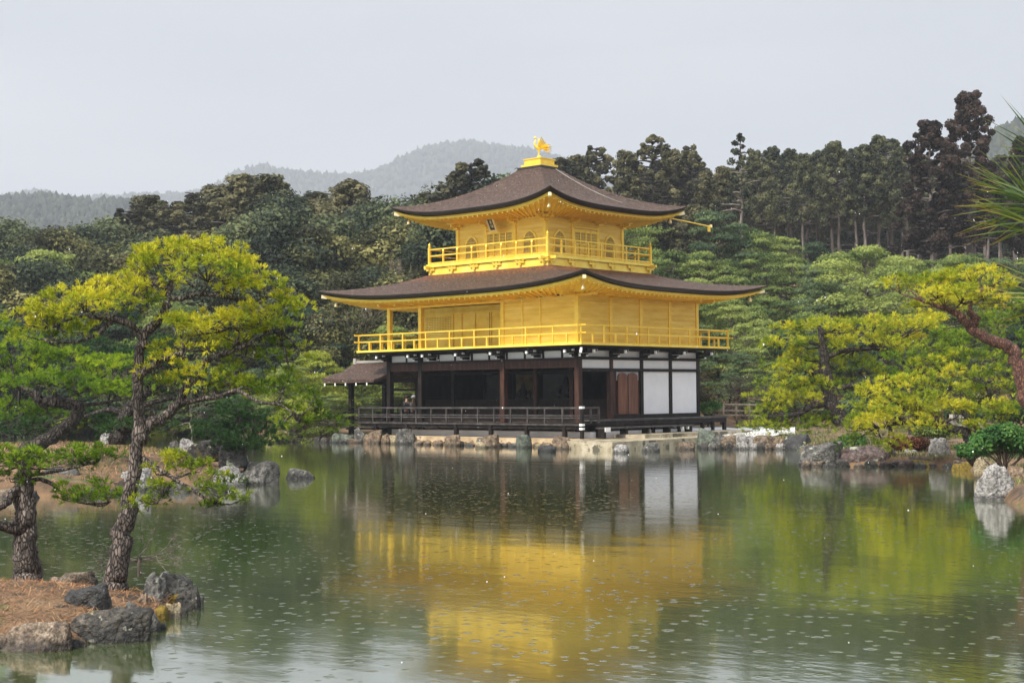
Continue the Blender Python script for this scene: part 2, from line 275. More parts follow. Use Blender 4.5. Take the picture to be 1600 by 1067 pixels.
def wobble(s, d, a=1.): return a*(np.sin(s*1.3+d*.7)*.4+np.sin(s*3.1-d*2.3+1)*.25+np.sin(d*4.7+s*1.9)*.2+np.sin(s*.31-d*.27)*.6)
def hgt(s, d):
    s = np.atleast_1d(np.asarray(s, float)); d = np.atleast_1d(np.asarray(d, float))
    a = s/np.maximum(d, 10)
    m = signed(s, d, main_shore); i = signed(s, d, mid_island); n = signed(s, d, near_islet); b = signed(s, d, behind)
    hill = (6+7.5*sst((a+.05)/.25))*sst((d-74)/80)+ 5*sst((d-155)/80)
    hm = -.9+1.15*sst((m+.7)/1.0)+.22*sst(m/6)+np.where(m > 0, hill, 0)+.03*wobble(s, d)*(m > .5)
    hi = -.9+1.2*sst((i+.7)/1.1)+.42*sst(i/4)+.05*wobble(s, d)*(i > .3)
    hn = -.7+.80*sst((n+.45)/.7)+.22*sst(n/1.6)+.025*wobble(s*2, d*2)*(n > .1)
    hb = -.9+1.3*sst((b+.7)/1.2)
    return np.maximum(np.maximum(hm, hi), np.maximum(hn, hb))
def hz(P): s, d = sd_(P); return float(hgt(s, d)[0])
def gpt(px, D):
    """point on the ground at horizontal depth D seen in column px"""
    P = at(px, 610, D); P[2] = hz(P); return P
ground_m = mat('ground_soil', [(.045, .028, .015), (.10, .060, .030), (.17, .10, .05), (.22, .15, .085)], 1.4, .9, .8, 22, detail=10, bdist=.05, spots=[((.07, .085, .018), .83, .62), ((.035, .028, .02), 2.7, .60)])
us = np.concatenate([np.sinh(np.linspace(-6.55, -2.2, 50))*4.8, np.linspace(-20.5, 20.5, 150), np.sinh(np.linspace(2.2, 6.55, 50))*4.8]); us = np.unique(np.round(us, 3))
vs = np.concatenate([np.linspace(-60, -8, 8), np.linspace(-6, 10.5, 14), np.linspace(11, 22, 70), np.linspace(22.5, 70, 130), np.geomspace(71, 3900, 70)])
SS, DD = np.meshgrid(us, vs); HH = hgt(SS.ravel(), DD.ravel())
V = CAM*np.array([1, 1, 0])+SS.ravel()[:, None]*HR+DD.ravel()[:, None]*HF; V[:, 2] = HH
nu, nv = len(us), len(vs); ii, jj = np.meshgrid(np.arange(nv-1), np.arange(nu-1), indexing='ij'); q = (ii*nu+jj).ravel()
Fq = np.stack([q, q+1, q+nu+1, q+nu], 1).ravel()
raw('ground', V, Fq, ground_m, smooth=True, nper=4)['kind'] = 'structure'
# ------------------------------------------------------------------ water
def water_mat():
    m = bpy.data.materials.new('pond_water'); m.use_nodes = True; n, l = m.node_tree.nodes, m.node_tree.links; n.clear()
    o = n.new('ShaderNodeOutputMaterial'); b = n.new('ShaderNodeBsdfPrincipled'); l.new(b.outputs[0], o.inputs[0])
    b.inputs['Base Color'].default_value = (.050, .072, .018, 1); b.inputs['Roughness'].default_value = .075; b.inputs['IOR'].default_value = 1.8; b.inputs['Coat Weight'].default_value = 1; b.inputs['Coat IOR'].default_value = 1.6; b.inputs['Coat Roughness'].default_value = .075
    g = n.new('ShaderNodeNewGeometry')
    def noise_(scale, st, det=3, rot=-YAW):
        mp = n.new('ShaderNodeMapping'); mp.inputs['Rotation'].default_value = (0, 0, YAW); mp.inputs['Scale'].default_value = st; l.new(g.outputs['Position'], mp.inputs[0])
        t = n.new('ShaderNodeTexNoise'); t.inputs['Scale'].default_value = scale; t.inputs['Detail'].default_value = det; l.new(mp.outputs[0], t.inputs['Vector']); return t.outputs[0]
    def mth(op, a, b_=None, c=None):
        x = n.new('ShaderNodeMath'); x.operation = op
        for k, v in enumerate((a, b_, c)):
            if v is None: continue
            if isinstance(v, (int, float)): x.inputs[k].default_value = v
            else: l.new(v, x.inputs[k])
        return x.outputs[0]
    big = noise_(1.0, (.5, 1, 1), 2); fine = noise_(9, (.55, 1, 1), 3)
    patch = noise_(.13, (.6, 1, 1), 2)
    pm = n.new('ShaderNodeMapRange'); pm.inputs[1].default_value = .38; pm.inputs[2].default_value = .62; pm.inputs[3].default_value = .35; pm.inputs[4].default_value = 1; l.new(patch, pm.inputs[0])
    def rings(scale, seed, rmin, rmax, freq):
        mp = n.new('ShaderNodeMapping'); mp.inputs['Location'].default_value = (seed, seed*1.7, 0); l.new(g.outputs['Position'], mp.inputs[0])
        v = n.new('ShaderNodeTexVoronoi'); v.voronoi_dimensions = '2D'; v.inputs['Scale'].default_value = scale; l.new(mp.outputs[0], v.inputs['Vector'])
        sp = n.new('ShaderNodeSeparateColor'); l.new(v.outputs['Color'], sp.inputs[0])
        rad = mth('MULTIPLY_ADD', sp.outputs[0], (rmax-rmin)*scale, rmin*scale)
        dd = mth('SUBTRACT', v.outputs['Distance'], rad); q = mth('MULTIPLY', dd, freq/scale); q2 = mth('MULTIPLY', q, q)
        env = mth('EXPONENT', mth('MULTIPLY', q2, -1)); on = mth('GREATER_THAN', sp.outputs[1], .58)
        return mth('MULTIPLY', mth('MULTIPLY', env, on), mth('MULTIPLY_ADD', sp.outputs[2], .7, .3))
    r1 = rings(3.1, 3.3, .008, .042, 75); r2 = rings(5.2, 11.1, .003, .022, 85)
    h = mth('MULTIPLY', big, .0048); h = mth('ADD', h, mth('MULTIPLY', mth('MULTIPLY', fine, .0013), pm.outputs[0]))
    h = mth('ADD', h, mth('MULTIPLY', mth('MULTIPLY', mth('ADD', r1, r2), .0040), mth('POWER', pm.outputs[0], 1.5)))
    bp = n.new('ShaderNodeBump'); bp.inputs['Strength'].default_value = 1; bp.inputs['Distance'].default_value = 1.; l.new(h, bp.inputs['Height']); l.new(bp.outputs[0], b.inputs['Normal']); l.new(bp.outputs[0], b.inputs['Coat Normal'])
    return m
wm = water_mat()
wv = [sdw(-260, -60), sdw(300, -60), sdw(300, 200), sdw(-260, 200)]
tag(raw('pond_water', wv, [(0, 1, 2, 3)], wm), kind='structure')
# ------------------------------------------------------------------ the golden pavilion
B = 2.13; L = 5.45*B; WD = 4*B; X0, X1, Y0, Y1 = -L, 0., 0., WD
pav = thing('golden_pavilion', (-L/2, WD/2, 0), 'three storey pavilion with two gilded upper floors and dark timber ground floor on the pond', 'temple pavilion')
C3 = (-5.81, 4.245); B3 = 1.808; H3 = 1.5*B3; RX = 0.10
xm = -4.26
# --- base
b = MB(); b.box(-10.6, 1.5, -1.6, 9.6, -.6, .34); b.build('stone_base', tan_stone, pav)
b = MB(); b.box(-11.2, .9, -.30, 9.2, .345, .60); b.build('plinth', plaster, pav)
# --- ground floor veranda decks
b = MB(); b.box(-12.65, 1.06, -1.06, .05, .90, .97); b.box(-12.65, -11.7, .052, 2.9, .90, .97)
b.m = 1; b.box(-12.67, 1.09, -1.085, -1.062, .875, .955); b.m = 0
b.box(-12.6, 1.0, -1.0, -.9, .72, .9); b.build('veranda_deck', [dark, greywood], pav)
b = MB()
b.box(-11.9, .3, .06, WD+.3, .98, 1.095); b.build('floor', dark, pav)
b = MB(); b.box(.30, 1.06, -.02, 9.5, 1.03, 1.10); b.build('east_deck', greywood, pav)
b = MB(); b.box(.95, 1.03, 0, 9.4, .84, 1.028); b.box(.2, .28, 0, 9.3, .7, 1.0)
for y in (.1, 2, 3.9, 5.8, 7.6, 8.4, 9.35):
    b.box(.86, 1.0, y-.07, y+.07, .3, 1.03)
b.build('deck_frame', dark, pav)
b = MB(); b.box(1.18, 1.72, -.35, 5.95, .73, .80); b.m = 1
for y in (-.25, 1.2, 2.7, 4.2, 5.8): b.box(1.28, 1.62, y-.06, y+.06, .33, .73)
b.m = 2; b.box(1.722, 1.75, -.40, -.05, .62, .80); b.box(1.60, 1.73, 5.0, 5.08, .60, .72); b.box(1.60, 1.73, 5.4, 5.48, .60, .72); b.build('step_bench', [greywood, dark, white_tip], pav)
for px_ in (587, 635, 712, 766, 822, 881): # posts under the veranda
    x = XS(px_, -1.0); b = MB(); b.box(x-.08, x+.08, -1.06, -.90, .12, .88); b.build('veranda_post', dark, pav)
# veranda railing
rl = MB(); 
for z, t in ((1.62, .05), (1.30, .035), (1.20, .035)): rl.box(-12.65, 1.1, -1.05-t, -1.05+t*.6, z-t, z+t*.6); rl.box(1.06-t, 1.06+t*.6, -1.04, .05, z-t, z+t*.6); rl.box(-12.65-t, -12.65+t*.6, -1.04, 1.5, z-t, z+t*.6)
rail = rl.build('veranda_railing', greywood, pav)
for k in range(15):
    x = -12.6+k*13.6/14; b = MB(); b.box(x-.035, x+.035, -1.10, -1.03, .97, 1.585); b.build('baluster', greywood, rail)
for y in (-.5, 0.03):
    b = MB(); b.box(1.02, 1.10, y-.035, y+.035, .97, 1.585); b.build('baluster', greywood, rail)
b = MB(); b.box(1.0, 1.12, -1.12, -1.0, .1, 1.70); b.build('corner_post', dark, pav)
for z in (.92, 1.63, .76):
    b = MB(); b.box(.98, 1.12, -1.145, -1.121, z-.05, z+.04); b.box(1.121, 1.145, -1.145, -.98, z-.05, z+.04); b.build('metal_fitting', white_tip, rail)
# --- ground floor frame
def col(x, y, z0, z1, w, m, name='column', par=pav):
    b = MB(); b.box(x-w, x+w, y-w, y+w, z0, z1); return b.build(name, m, par)
for x in (X0, -9.48, -4.26, 0): col(x, 0, .345, 4.02, .12, brown if x in (0, -4.26) else dark)
for x in (X0, -9.48, -6.39, -4.26, -2.13, 0): col(x, B, 1.1, 4.0, .10, brown if x > -9 else dark)
for k in (2, 3, 4): col(0, k*B, 1.1, 4.0, .10, dark)
for k in (2, 3, 4): col(X0, k*B, 1.1, 4.0, .10, dark)
for x in (-9.48, -7.3, -5.3, -3.2): col(x, WD, 1.1, 4.0, .1, dark)
b = MB()                                          # beams of the open south bay and of the walls
b.box(X0-.1, .09, -.09, .09, 3.30, 3.62); b.build('great_beam', brown, pav)
b = MB()
b.box(X0-.05, .0, B-.06, B+.06, 3.12, 3.22); b.box(X0-.05, .0, B-.05, B+.05, 3.66, 3.8)
b.box(X0-.1, .13, -.13, .13, 3.622, 3.72); b.box(-.13, .13, .131, WD+.12, 3.635, 3.76); b.box(X0-.1, X0+.1, B, WD, 3.6, 3.8)
b.box(-.12, .12, .09, WD+.1, 3.14, 3.27); b.box(-.11, .115, B+.1, WD+.1, 1.095, 1.27)
b.box(X0-.12, .2, -.15, WD+.15, 4.02, 4.10)
b.build('wall_beams', dark, pav)
b = MB(); b.box(X0, .0, -.04, .04, 3.72, 4.02); b.box(-.04, .04, .0, WD, 3.76, 4.02)
b.box(-.045, .05, .13, WD-.1, 3.27, 3.635); b.build('frieze_plaster', plaster, pav)
for k in range(0, 24):                            # short struts that cut the frieze up
    x = -k*B/4
    if k < 22 and k % 2 == 0: pass
for k in range(0, 11): x = -k*B/2-B/4-.3; b = MB(); b.box(x-.05, x+.05, -.07, -.042, 3.725, 4.02); b.build('frieze_strut', dark, pav)
for k in range(0, 5): b = MB(); b.box(.052, .08, k*B-.06 if k else .13, k*B+.07 if k < 4 else WD-.02, 3.275, 4.02); b.build('frieze_strut', dark, pav)
for k in (2, 3):
    b = MB(); b.box(-.03, .05, k*B+.11, (k+1)*B-.11, 1.27, 3.14); b.build('white_panel', plaster, pav)
b = MB(); b.box(-.05, .03, B+.1, 2*B-.1, 1.27, 3.14); b.build('door_surround', brown, pav)
def leaf_outline(y0, y1, z0, z1, nn=10):
    c = (y0+y1)/2; w = (y1-y0)/2; P = [(y0, z0), (y1, z0)]
    for i in range(nn+1): a = math.pi*i/nn; P.append((c+w*math.cos(a), z1-w*.55+w*.55*math.sin(a)))
    return P
def slab_x(b, P, x0, x1):
    n = len(P); V = [(x0, y, z) for y, z in P]+[(x1, y, z) for y, z in P]
    b.add(V, [tuple(range(n-1, -1, -1)), tuple(range(n, 2*n))]+[(i, (i+1) % n, n+(i+1) % n, n+i) for i in range(n)])
def slab_y(b, P, y0, y1):
    n = len(P); V = [(x, y0, z) for x, z in P]+[(x, y1, z) for x, z in P]
    b.add(V, [tuple(range(n)), tuple(range(2*n-1, n-1, -1))]+[(i, n+i, n+(i+1) % n, (i+1) % n) for i in range(n)])
b = MB(); b.box(.032, .05, B+.38, 2*B-.22, 2.75, 3.13); b.build('door_head_plaster', dim_plaster, pav)
for y0, y1 in ((B+.42, B+1.08), (B+1.14, B+1.80)):
    b = MB(); slab_x(b, leaf_outline(y0, y1, 1.29, 3.08), .055, .11); b.build('door', door_m, pav)
b = MB(); b.box(.112, .13, B+1.085, B+1.135, 1.3, 3.05); b.build('door_strip', greywood, pav)
# half lattices of the inner wall
def lattice_y(name, x0, x1, y, z0, z1, nx, nz_, m, t=.02, par=pav):
    b = MB(); b.box(x0, x1, y, y+.02, z0, z1)
    for i in range(nx+1): x = x0+(x1-x0)*i/nx; b.box(x-t/2, x+t/2, y-.02, y-.001, z0, z1)
    for i in range(nz_+1): z = z0+(z1-z0)*i/nz_; b.box(x0, x1, y-.034, y-.0205, z-t/2, z+t/2)
    b.box(x0, x1, y-.04, y+.02, z1, z1+.04)
    return b.build(name, m, par)
edges = [X0, -9.48, -6.39, -4.26, -2.13, 0]
for a, c in zip(edges, edges[1:]): lattice_y('lattice_panel', a+.12, c-.12, B, 1.12, 1.92, int((c-a)*11), 9, lattice_m)
# interior: back wall, panels, ceiling
b = MB(); b.box(X0, 0, WD-.05, WD+.05, 1.1, 4.0); b.box(X0-.05, X0+.05, B+.1, WD, 1.1, 4.0); b.build('rear_wall', dark, pav)
b = MB(); b.box(X0, 0, .1, WD, 4.105, 4.14); b.build('ceiling', dark, pav)
yb = 6.3
for p0, p1, m_, nm in ((712, 754, green_panel, 'interior_screen'), (760, 782, green_panel, 'interior_screen'), (806, 833, paint_panel, 'wall_painting'), (848, 893, green_panel, 'interior_screen')):
    b = MB(); b.box(XS(p0, yb), XS(p1, yb), yb, yb+.05, 1.3, 3.15); b.build(nm, m_, pav)
b = MB(); b.box(XS(846, 4.7), XS(900, 4.7), 4.7, 5.6, 1.1, 1.75); b.box(XS(800, 4.7), XS(838, 4.7), 4.7, 5.6, 1.1, 1.75); b.build('altar_platform', dark, pav)
# --- bracket arms with white ends under the upper deck
def bracket(x, y, dx, dy, long_=.92):
    r = MB(); tx, ty = -dy, dx
    def ob(a0, a1, t0, t1, z0, z1, m=0):
        r.m = m; xs = sorted((x+dx*a0+tx*t0, x+dx*a1+tx*t1)); ys = sorted((y+dy*a0+ty*t0, y+dy*a1+ty*t1)); r.box(xs[0], xs[1], ys[0], ys[1], z0, z1)
    ob(.05, .48, -.09, .09, 3.76, 3.88); ob(.05, long_-.12, -.07, .07, 3.90, 4.02); ob(.30, .46, -.38, .38, 3.90, 4.015); ob(.62, .78, -.3, .3, 3.96, 4.10)
    ob(.46, .52, -.05, .05, 3.74, 3.82, 1); ob(long_-.10, long_-.02, -.055, .055, 3.91, 4.03, 1)
    ob(.63, .77, .30, .34, 3.98, 4.06, 1)
    return r.build('bracket', [dark, white_tip], pav)
for k in (0, 1, 2, 3, 4): bracket(-k*B, 0, 0, -1)
bracket(-4.45*B, 0, 0, -1); bracket(X0, 0, 0, -1)
for k in range(5): bracket(0, k*B, 1, 0)
b = MB(); b.bar((0, 0, 3.9), (.8, -.8, 3.96), .14, .14); b.m = 1; b.bar((.8, -.8, 3.95), (.92, -.92, 3.95), .10, .15); b.bar((.5, -.5, 3.80), (.62, -.62, 3.80), .08, .10); b.bar((.98, -.98, 4.03), (1.05, -1.05, 4.03), .09, .13); b.build('corner_bracket', [dark, white_tip], pav)
# --- middle floor: deck, railing, walls
o2 = 1.12; DX0, DX1, DY0, DY1 = X0-o2, o2, -o2, WD+o2
b = MB(); b.box(DX0+.12, DX1-.12, DY0+.12, DY1-.12, 4.145, 4.20); b.build('deck_underside', dark, pav)
b = MB(); b.box(DX0, DX1, DY0, DY1, 4.205, 4.30); b.build('second_floor_deck', gold, pav)
def railing(name, x0, x1, y0, y1, zs, posts, m, over=.0, t=.035, par=pav, newel=None):
    r = MB()
    for z in zs:
        for y in (y0, y1): r.box(x0-over, x1+over, y-t, y+t, z-t, z+t)
        for x in (x0, x1): r.box(x-t*.9, x+t*.9, y0-over, y1+over, z-t+.012, z+t+.012)
    return r.build(name, m, par)
rx0, rx1, ry0, ry1 = DX0+.08, DX1-.08, DY0+.08, DY1-.08
rail2 = railing('second_floor_railing', rx0, rx1, ry0, ry1, (5.02, 4.70), None, gold_orn, .28, .03)
def posts(a0, a1, fixed, axis, n, ztall, zshort, z0, par, m, w=.03, sw=.03):
    for k in range(n+1):
        for half in (0, 1):
            if k == n and half: continue
            a = a0+(a1-a0)*(k+half*.5)/n; zt = zshort if half else ztall; b = MB(); ww = sw if half else w
            if zt is None: continue
            if axis == 0: b.box(a-ww, a+ww, fixed-ww*.8, fixed+ww*.8, z0, zt)
            else: b.box(fixed-ww*.8, fixed+ww*.8, a-ww, a+ww, z0, zt)
            b.build('baluster', m, par)
posts(rx0, rx1, ry0, 0, 9, 4.99, 4.67, 4.30, rail2, gold_orn, .035, .04); posts(ry0, ry1, rx1, 1, 7, 4.99, 4.67, 4.30, rail2, gold_orn, .035, .04)
posts(rx0, rx1, ry1, 0, 9, 4.99, 4.67, 4.30, rail2, gold_orn, .035, .04); posts(ry0, ry1, rx0, 1, 7, 4.99, 4.67, 4.30, rail2, gold_orn, .035, .04)
for x, y in ((X0, 0), (-9.48, 0), (-4.26, 0), (0, 0), (0, B), (0, 2*B), (0, 3*B), (0, WD), (X0, WD), (X0, B), (X0, 2*B)): col(x, y, 4.30, 6.5, .095, gold_orn, 'gilded_column')
def wall_s(name, x0, x1, y, z0, z1, m=gold_board, t=.08):
    b = MB(); b.box(x0, x1, y, y+t, z0, z1); return b.build(name, m, pav)
def wall_e(name, y0, y1, x, z0, z1, m=gold_board, t=.08):
    b = MB(); b.box(x-t, x, y0, y1, z0, z1); return b.build(name, m, pav)
w2 = wall_s('south_wall', -4.17, -.09, -.05, 4.30, 6.35)
b = MB()
for x in (XS(817, -.05), XS(845, -.05)): b.box(x-.035, x+.035, -.085, -.051, 4.31, 6.3)
b.box(-4.17, -.1, -.08, -.051, 6.08, 6.14); b.build('stiles', gold, w2)
for k in range(4): wall_e('east_wall_panel', k*B+.09, (k+1)*B-.09, .05, 4.30, 6.35)
b = MB(); b.box(.051, .075, .1, WD-.1, 6.02, 6.08); b.box(.051, .075, .1, WD-.1, 4.30, 4.38); b.build('east_wall_rails', gold, pav)
wr = wall_s('recess_wall', X0, -4.2, B, 4.30, 6.35, gold)
wall_e('recess_side_wall', 0, B, -4.17, 4.30, 6.35, gold); wall_e('west_wall', B, WD, X0, 4.30, 6.35); wall_s('north_wall', X0, 0, WD-.05, 4.30, 6.35)
yr = B-.002
lx0, lx1 = XS(661, yr), XS(706, yr)
lat_bg = mat('lattice_gap', [(.10, .05, .015), (.2, .11, .03)], 3, .7)
b = MB(); b.box(lx0, lx1, yr-.012, yr-.003, 5.12, 5.92); b.m = 1
for i in range(19): x = lx0+(lx1-lx0)*i/18; b.box(x-.022, x+.022, yr-.05, yr-.013, 5.12, 5.92)
for i in range(11): z = 5.12+.8*i/10; b.box(lx0, lx1, yr-.064, yr-.051, z-.02, z+.02)
b.box(lx0-.04, lx1+.04, yr-.07, yr-.03, 5.92, 6.0); b.box(lx0-.04, lx1+.04, yr-.07, yr-.03, 5.04, 5.12); b.build('lattice_window', [lat_bg, gold], pav)
b = MB()
for px_, w in ((664, .03), (708, .05), (722, .03), (743, .03), (768, .03)): x = XS(px_, yr); b.box(x-w, x+w, yr-.05, yr-.002, 4.31, 6.02)
b.box(X0+.1, -4.3, yr-.055, yr-.003, 6.02, 6.12); b.build('recess_frames', gold, wr)
b = MB(); x = XS(766.5, yr); b.box(x-.03, x+.03, yr-.03, yr-.003, 4.31, 6.0); b.build('door_gap', lat_bg, wr)
b = MB(); b.box(X0-.1, -4.17, -.07, .07, 6.22, 6.34); b.build('lintel', gold_orn, pav)
# --- roofs
def roof(name, x0, x1, y0, y1, zm, zc, ix0, ix1, iy0, iy1, zi, thick, par, sag=.45, cp=3.4, flare=.12, n=28, m=12):
    """hipped, concave roof with upturned corners; returns a function giving the eave height along a side"""
    V = []; F = []; ring = []
    def up(s): return abs(2*s-1)**cp
    cs = [((x0, y0), (x1, y0), (ix0, iy0), (ix1, iy0)), ((x1, y0), (x1, y1), (ix1, iy0), (ix1, iy1)), ((x1, y1), (x0, y1), (ix1, iy1), (ix0, iy1)), ((x0, y1), (x0, y0), (ix0, iy1), (ix0, iy0))]
    top = MB(); fas = MB(); nn = n
    for a, c, ia, ic in cs:
        g = []; gu = []
        for j in range(m+1):
            t = j/m; row = []
            for i in range(nn+1):
                s = i/nn; s = .5-.5*math.cos(math.pi*s)*1.0 if False else s
                ex, ey = a[0]+(c[0]-a[0])*s, a[1]+(c[1]-a[1])*s
                dx, dy = ex-(x0+x1)/2, ey-(y0+y1)/2; f = 1+0*up(s)
                ex += flare*up(s)*(1 if dx > 0 else -1); ey += flare*up(s)*(1 if dy > 0 else -1)
                qx, qy = ia[0]+(ic[0]-ia[0])*s, ia[1]+(ic[1]-ia[1])*s
                zz = zm+(zc-zm)*up(s)*(1-t)**1.6+(zi-zm)*(sag*t*t+(1-sag)*t)
                row.append((ex+(qx-ex)*t, ey+(qy-ey)*t, zz))
            g.append(row)
        Vt = [p for row in g for p in row]; top.add(Vt, [(j*(nn+1)+i, j*(nn+1)+i+1, (j+1)*(nn+1)+i+1, (j+1)*(nn+1)+i) for j in range(m) for i in range(nn)])
        e = g[0]; ox, oy = (c[1]-a[1]), -(c[0]-a[0]); ln = math.hypot(ox, oy); ox /= ln; oy /= ln
        def pin(p, i, q_, dz): w_ = (1-2*i/nn)*q_; return (p[0]-ox*q_-oy*w_, p[1]-oy*q_+ox*w_, p[2]-dz)
        def th(i): return thick*(1-.35*up(i/nn))
        Vf = [p for p in e]+[pin(p, i, .03, th(i)*.5) for i, p in enumerate(e)]+[pin(p, i, .22, th(i)) for i, p in enumerate(e)]
        # pull the mitred ends in along the side as well
        fas.add(Vf, [(r*(nn+1)+i+1, r*(nn+1)+i, (r+1)*(nn+1)+i, (r+1)*(nn+1)+i+1) for r in (0, 1) for i in range(nn)])
        ring.append(e)
    ro = top.build(name, bark_roof, par, True)
    fas.build('eave_edge', bark_edge, ro, True)
    return ro, ring
def under(name, ring, cx, cy, drop, inset, wx0, wx1, wy0, wy1, zw, par, raf=.33):
    """gilded fascia under the bark edge, soffit and rafters"""
    f = MB(); so = MB(); rf = MB()
    hx0, hx1, hy0, hy1 = wx0, wx1, wy0, wy1
    W4 = [((hx0, hy0), (hx1, hy0)), ((hx1, hy0), (hx1, hy1)), ((hx1, hy1), (hx0, hy1)), ((hx0, hy1), (hx0, hy0))]
    X = [p[0] for e in ring for p in e]; Y = [p[1] for e in ring for p in e]; mx0, mx1, my0, my1 = min(X), max(X), min(Y), max(Y)
    for e, (wa, wb) in zip(ring, W4):
        n = len(e)-1
        ox, oy = (e[-1][1]-e[0][1]), -(e[-1][0]-e[0][0]); ln = math.hypot(ox, oy); ox /= ln; oy /= ln
        def ins(p, q_, s): w_ = (1-2*s)*q_; return (p[0]-ox*q_-oy*w_, p[1]-oy*q_+ox*w_, p[2])
        A = []; Bq = []; Cq = []
        for i, p in enumerate(e):
            s = i/n; u = abs(2*s-1)**3.4; p1 = ins(p, inset, s)
            A.append((p1[0], p1[1], p1[2]-drop+.02*0)); Bq.append((p1[0], p1[1], p1[2]-drop-.10))
            Cq.append((wa[0]+(wb[0]-wa[0])*s, wa[1]+(wb[1]-wa[1])*s, zw))
        A0 = [ins(p, inset-.12, i/n)[:2]+(A[i][2],) for i, p in enumerate(e)]
        m1 = n+1
        f.add(A0+A+Bq, [(i+1, i, m1+i, m1+i+1) for i in range(n)]+[(m1+i+1, m1+i, 2*m1+i, 2*m1+i+1) for i in range(n)])
        A2 = [(p[0], p[1], p[2]) for p in Bq]; so.add(A2+Cq, [(i+1, i, m1+i, m1+i+1) for i in range(n)])
        ln = math.hypot(e[-1][0]-e[0][0], e[-1][1]-e[0][1]); k = int(ln/raf)
        for j in range(1, k):
            s = j/k; fi = s*n; i = int(fi); fr = fi-i
            pa = [A2[i][c]+(A2[min(i+1, n)][c]-A2[i][c])*fr for c in range(3)]; pc = [Cq[i][c]+(Cq[min(i+1, n)][c]-Cq[i][c])*fr for c in range(3)]
            pe = Vector(pa)+(Vector(pc)-Vector(pa))*.03; pd = Vector(pa)+(Vector(pc)-Vector(pa))*.98
            rf.bar(pe-Vector((0, 0, .035)), pd-Vector((0, 0, .035)), .07, .07)
    fo = f.build(name+'_fascia', gold, par, True); so.build('soffit', gold, par, True); rf.build('rafters', gold_orn, par)
    return fo
E2 = 2.3
lower, ring2 = roof('lower_roof', X0-E2, E2, -E2, WD+E2, 6.69, 7.15, C3[0]-3.6, C3[0]+3.6, C3[1]-3.6, C3[1]+3.6, 7.82, .20, pav)
under('lower_eave', ring2, 0, 0, .20, .24, X0+.05, -.05, .05, WD-.05, 6.42, pav)
E3 = H3+2.12
upper, ring3 = roof('upper_roof', C3[0]-E3, C3[0]+E3, C3[1]-E3, C3[1]+E3, 10.50, 10.98, C3[0]-.62, C3[0]+.62, C3[1]-.62, C3[1]+.62, 12.78, .22, pav, sag=.62)
under('upper_eave', ring3, 0, 0, .22, .22, C3[0]-H3+.04, C3[0]+H3-.04, C3[1]-H3+.04, C3[1]+H3-.04, 10.14, pav)
# hip rafter tips, bells
def hip_tip(x, y, z, dx, dy):
    b = MB(); b.bar((x-dx*.7, y-dy*.7, z-.07), (x+dx*.02, y+dy*.02, z+.03), .13, .13); b.m = 1; b.bar((x+dx*.02, y+dy*.02, z+.03), (x+dx*.2, y+dy*.2, z+.07), .14, .15); b.build('hip_rafter', [gold_orn, gold_pale], pav)
    b = MB(); bx_, by_ = x-dx*.28, y-dy*.28; b.tube([(bx_, by_, z-.1), (bx_, by_, z-.2)], .012, 5); b.lathe((bx_, by_, z-.42), [(.085, 0), (.075, .06), (.06, .14), (.045, .19), (.012, .22)], 10); b.build('wind_bell', gold_pale, pav, True)
for (x, dx) in ((X0-E2+.22, -1), (E2-.22, 1)):
    for (y, dy) in ((-E2+.22, -1), (WD+E2-.22, 1)): hip_tip(x, y, 6.80, dx, dy)
for dx in (-1, 1):
    for dy in (-1, 1): hip_tip(C3[0]+dx*(E3-.2), C3[1]+dy*(E3-.2), 10.58, dx, dy)
# bracket sets and purlin ends under the gilded eaves
def gbr(x, y, dx, dy, z, s=1.):
    b = MB(); tx, ty = -dy, dx
    def ob(a0, a1, t0, t1, z0, z1):
        xs = sorted((x+dx*a0+tx*t0, x+dx*a1+tx*t1)); ys = sorted((y+dy*a0+ty*t0, y+dy*a1+ty*t1)); b.box(xs[0], xs[1], ys[0], ys[1], z+z0*s, z+z1*s)
    ob(.08, .22, -.12, .12, -.22, -.12); ob(.09, .20, -.32, .32, -.10, 0); ob(.1, .50, -.05, .05, -.10, 0.01); ob(.38, .48, -.26, .26, .02, .10)
    for t in (-.28, .28): ob(.08, .22, t-.06, t+.06, -.02, .06)
    b.build('gilded_bracket', gold_orn, pav)
for i in range(4):
    a = -H3+i*B3; gbr(C3[0]+a, C3[1]-H3, 0, -1, 10.1); gbr(C3[0]+H3, C3[1]+a, 1, 0, 10.1)
for k in range(0, 11):
    for (p, dx, dy) in (((-k*B/2*1.06, 0), 0, -1),):
        b = MB(); b.box(p[0]-.05, p[0]+.05, -.95, -.1, 6.30, 6.40); b.box(p[0]-.055, p[0]+.055, -1.05, -.95, 6.31, 6.43); b.build('beam_end', gold_orn, pav)
for k in range(0, 9):
    b = MB(); y = k*B/2; b.box(.1, .95, y-.05, y+.05, 6.30, 6.40); b.box(.95, 1.05, y-.055, y+.055, 6.31, 6.43); b.build('beam_end', gold_orn, pav)
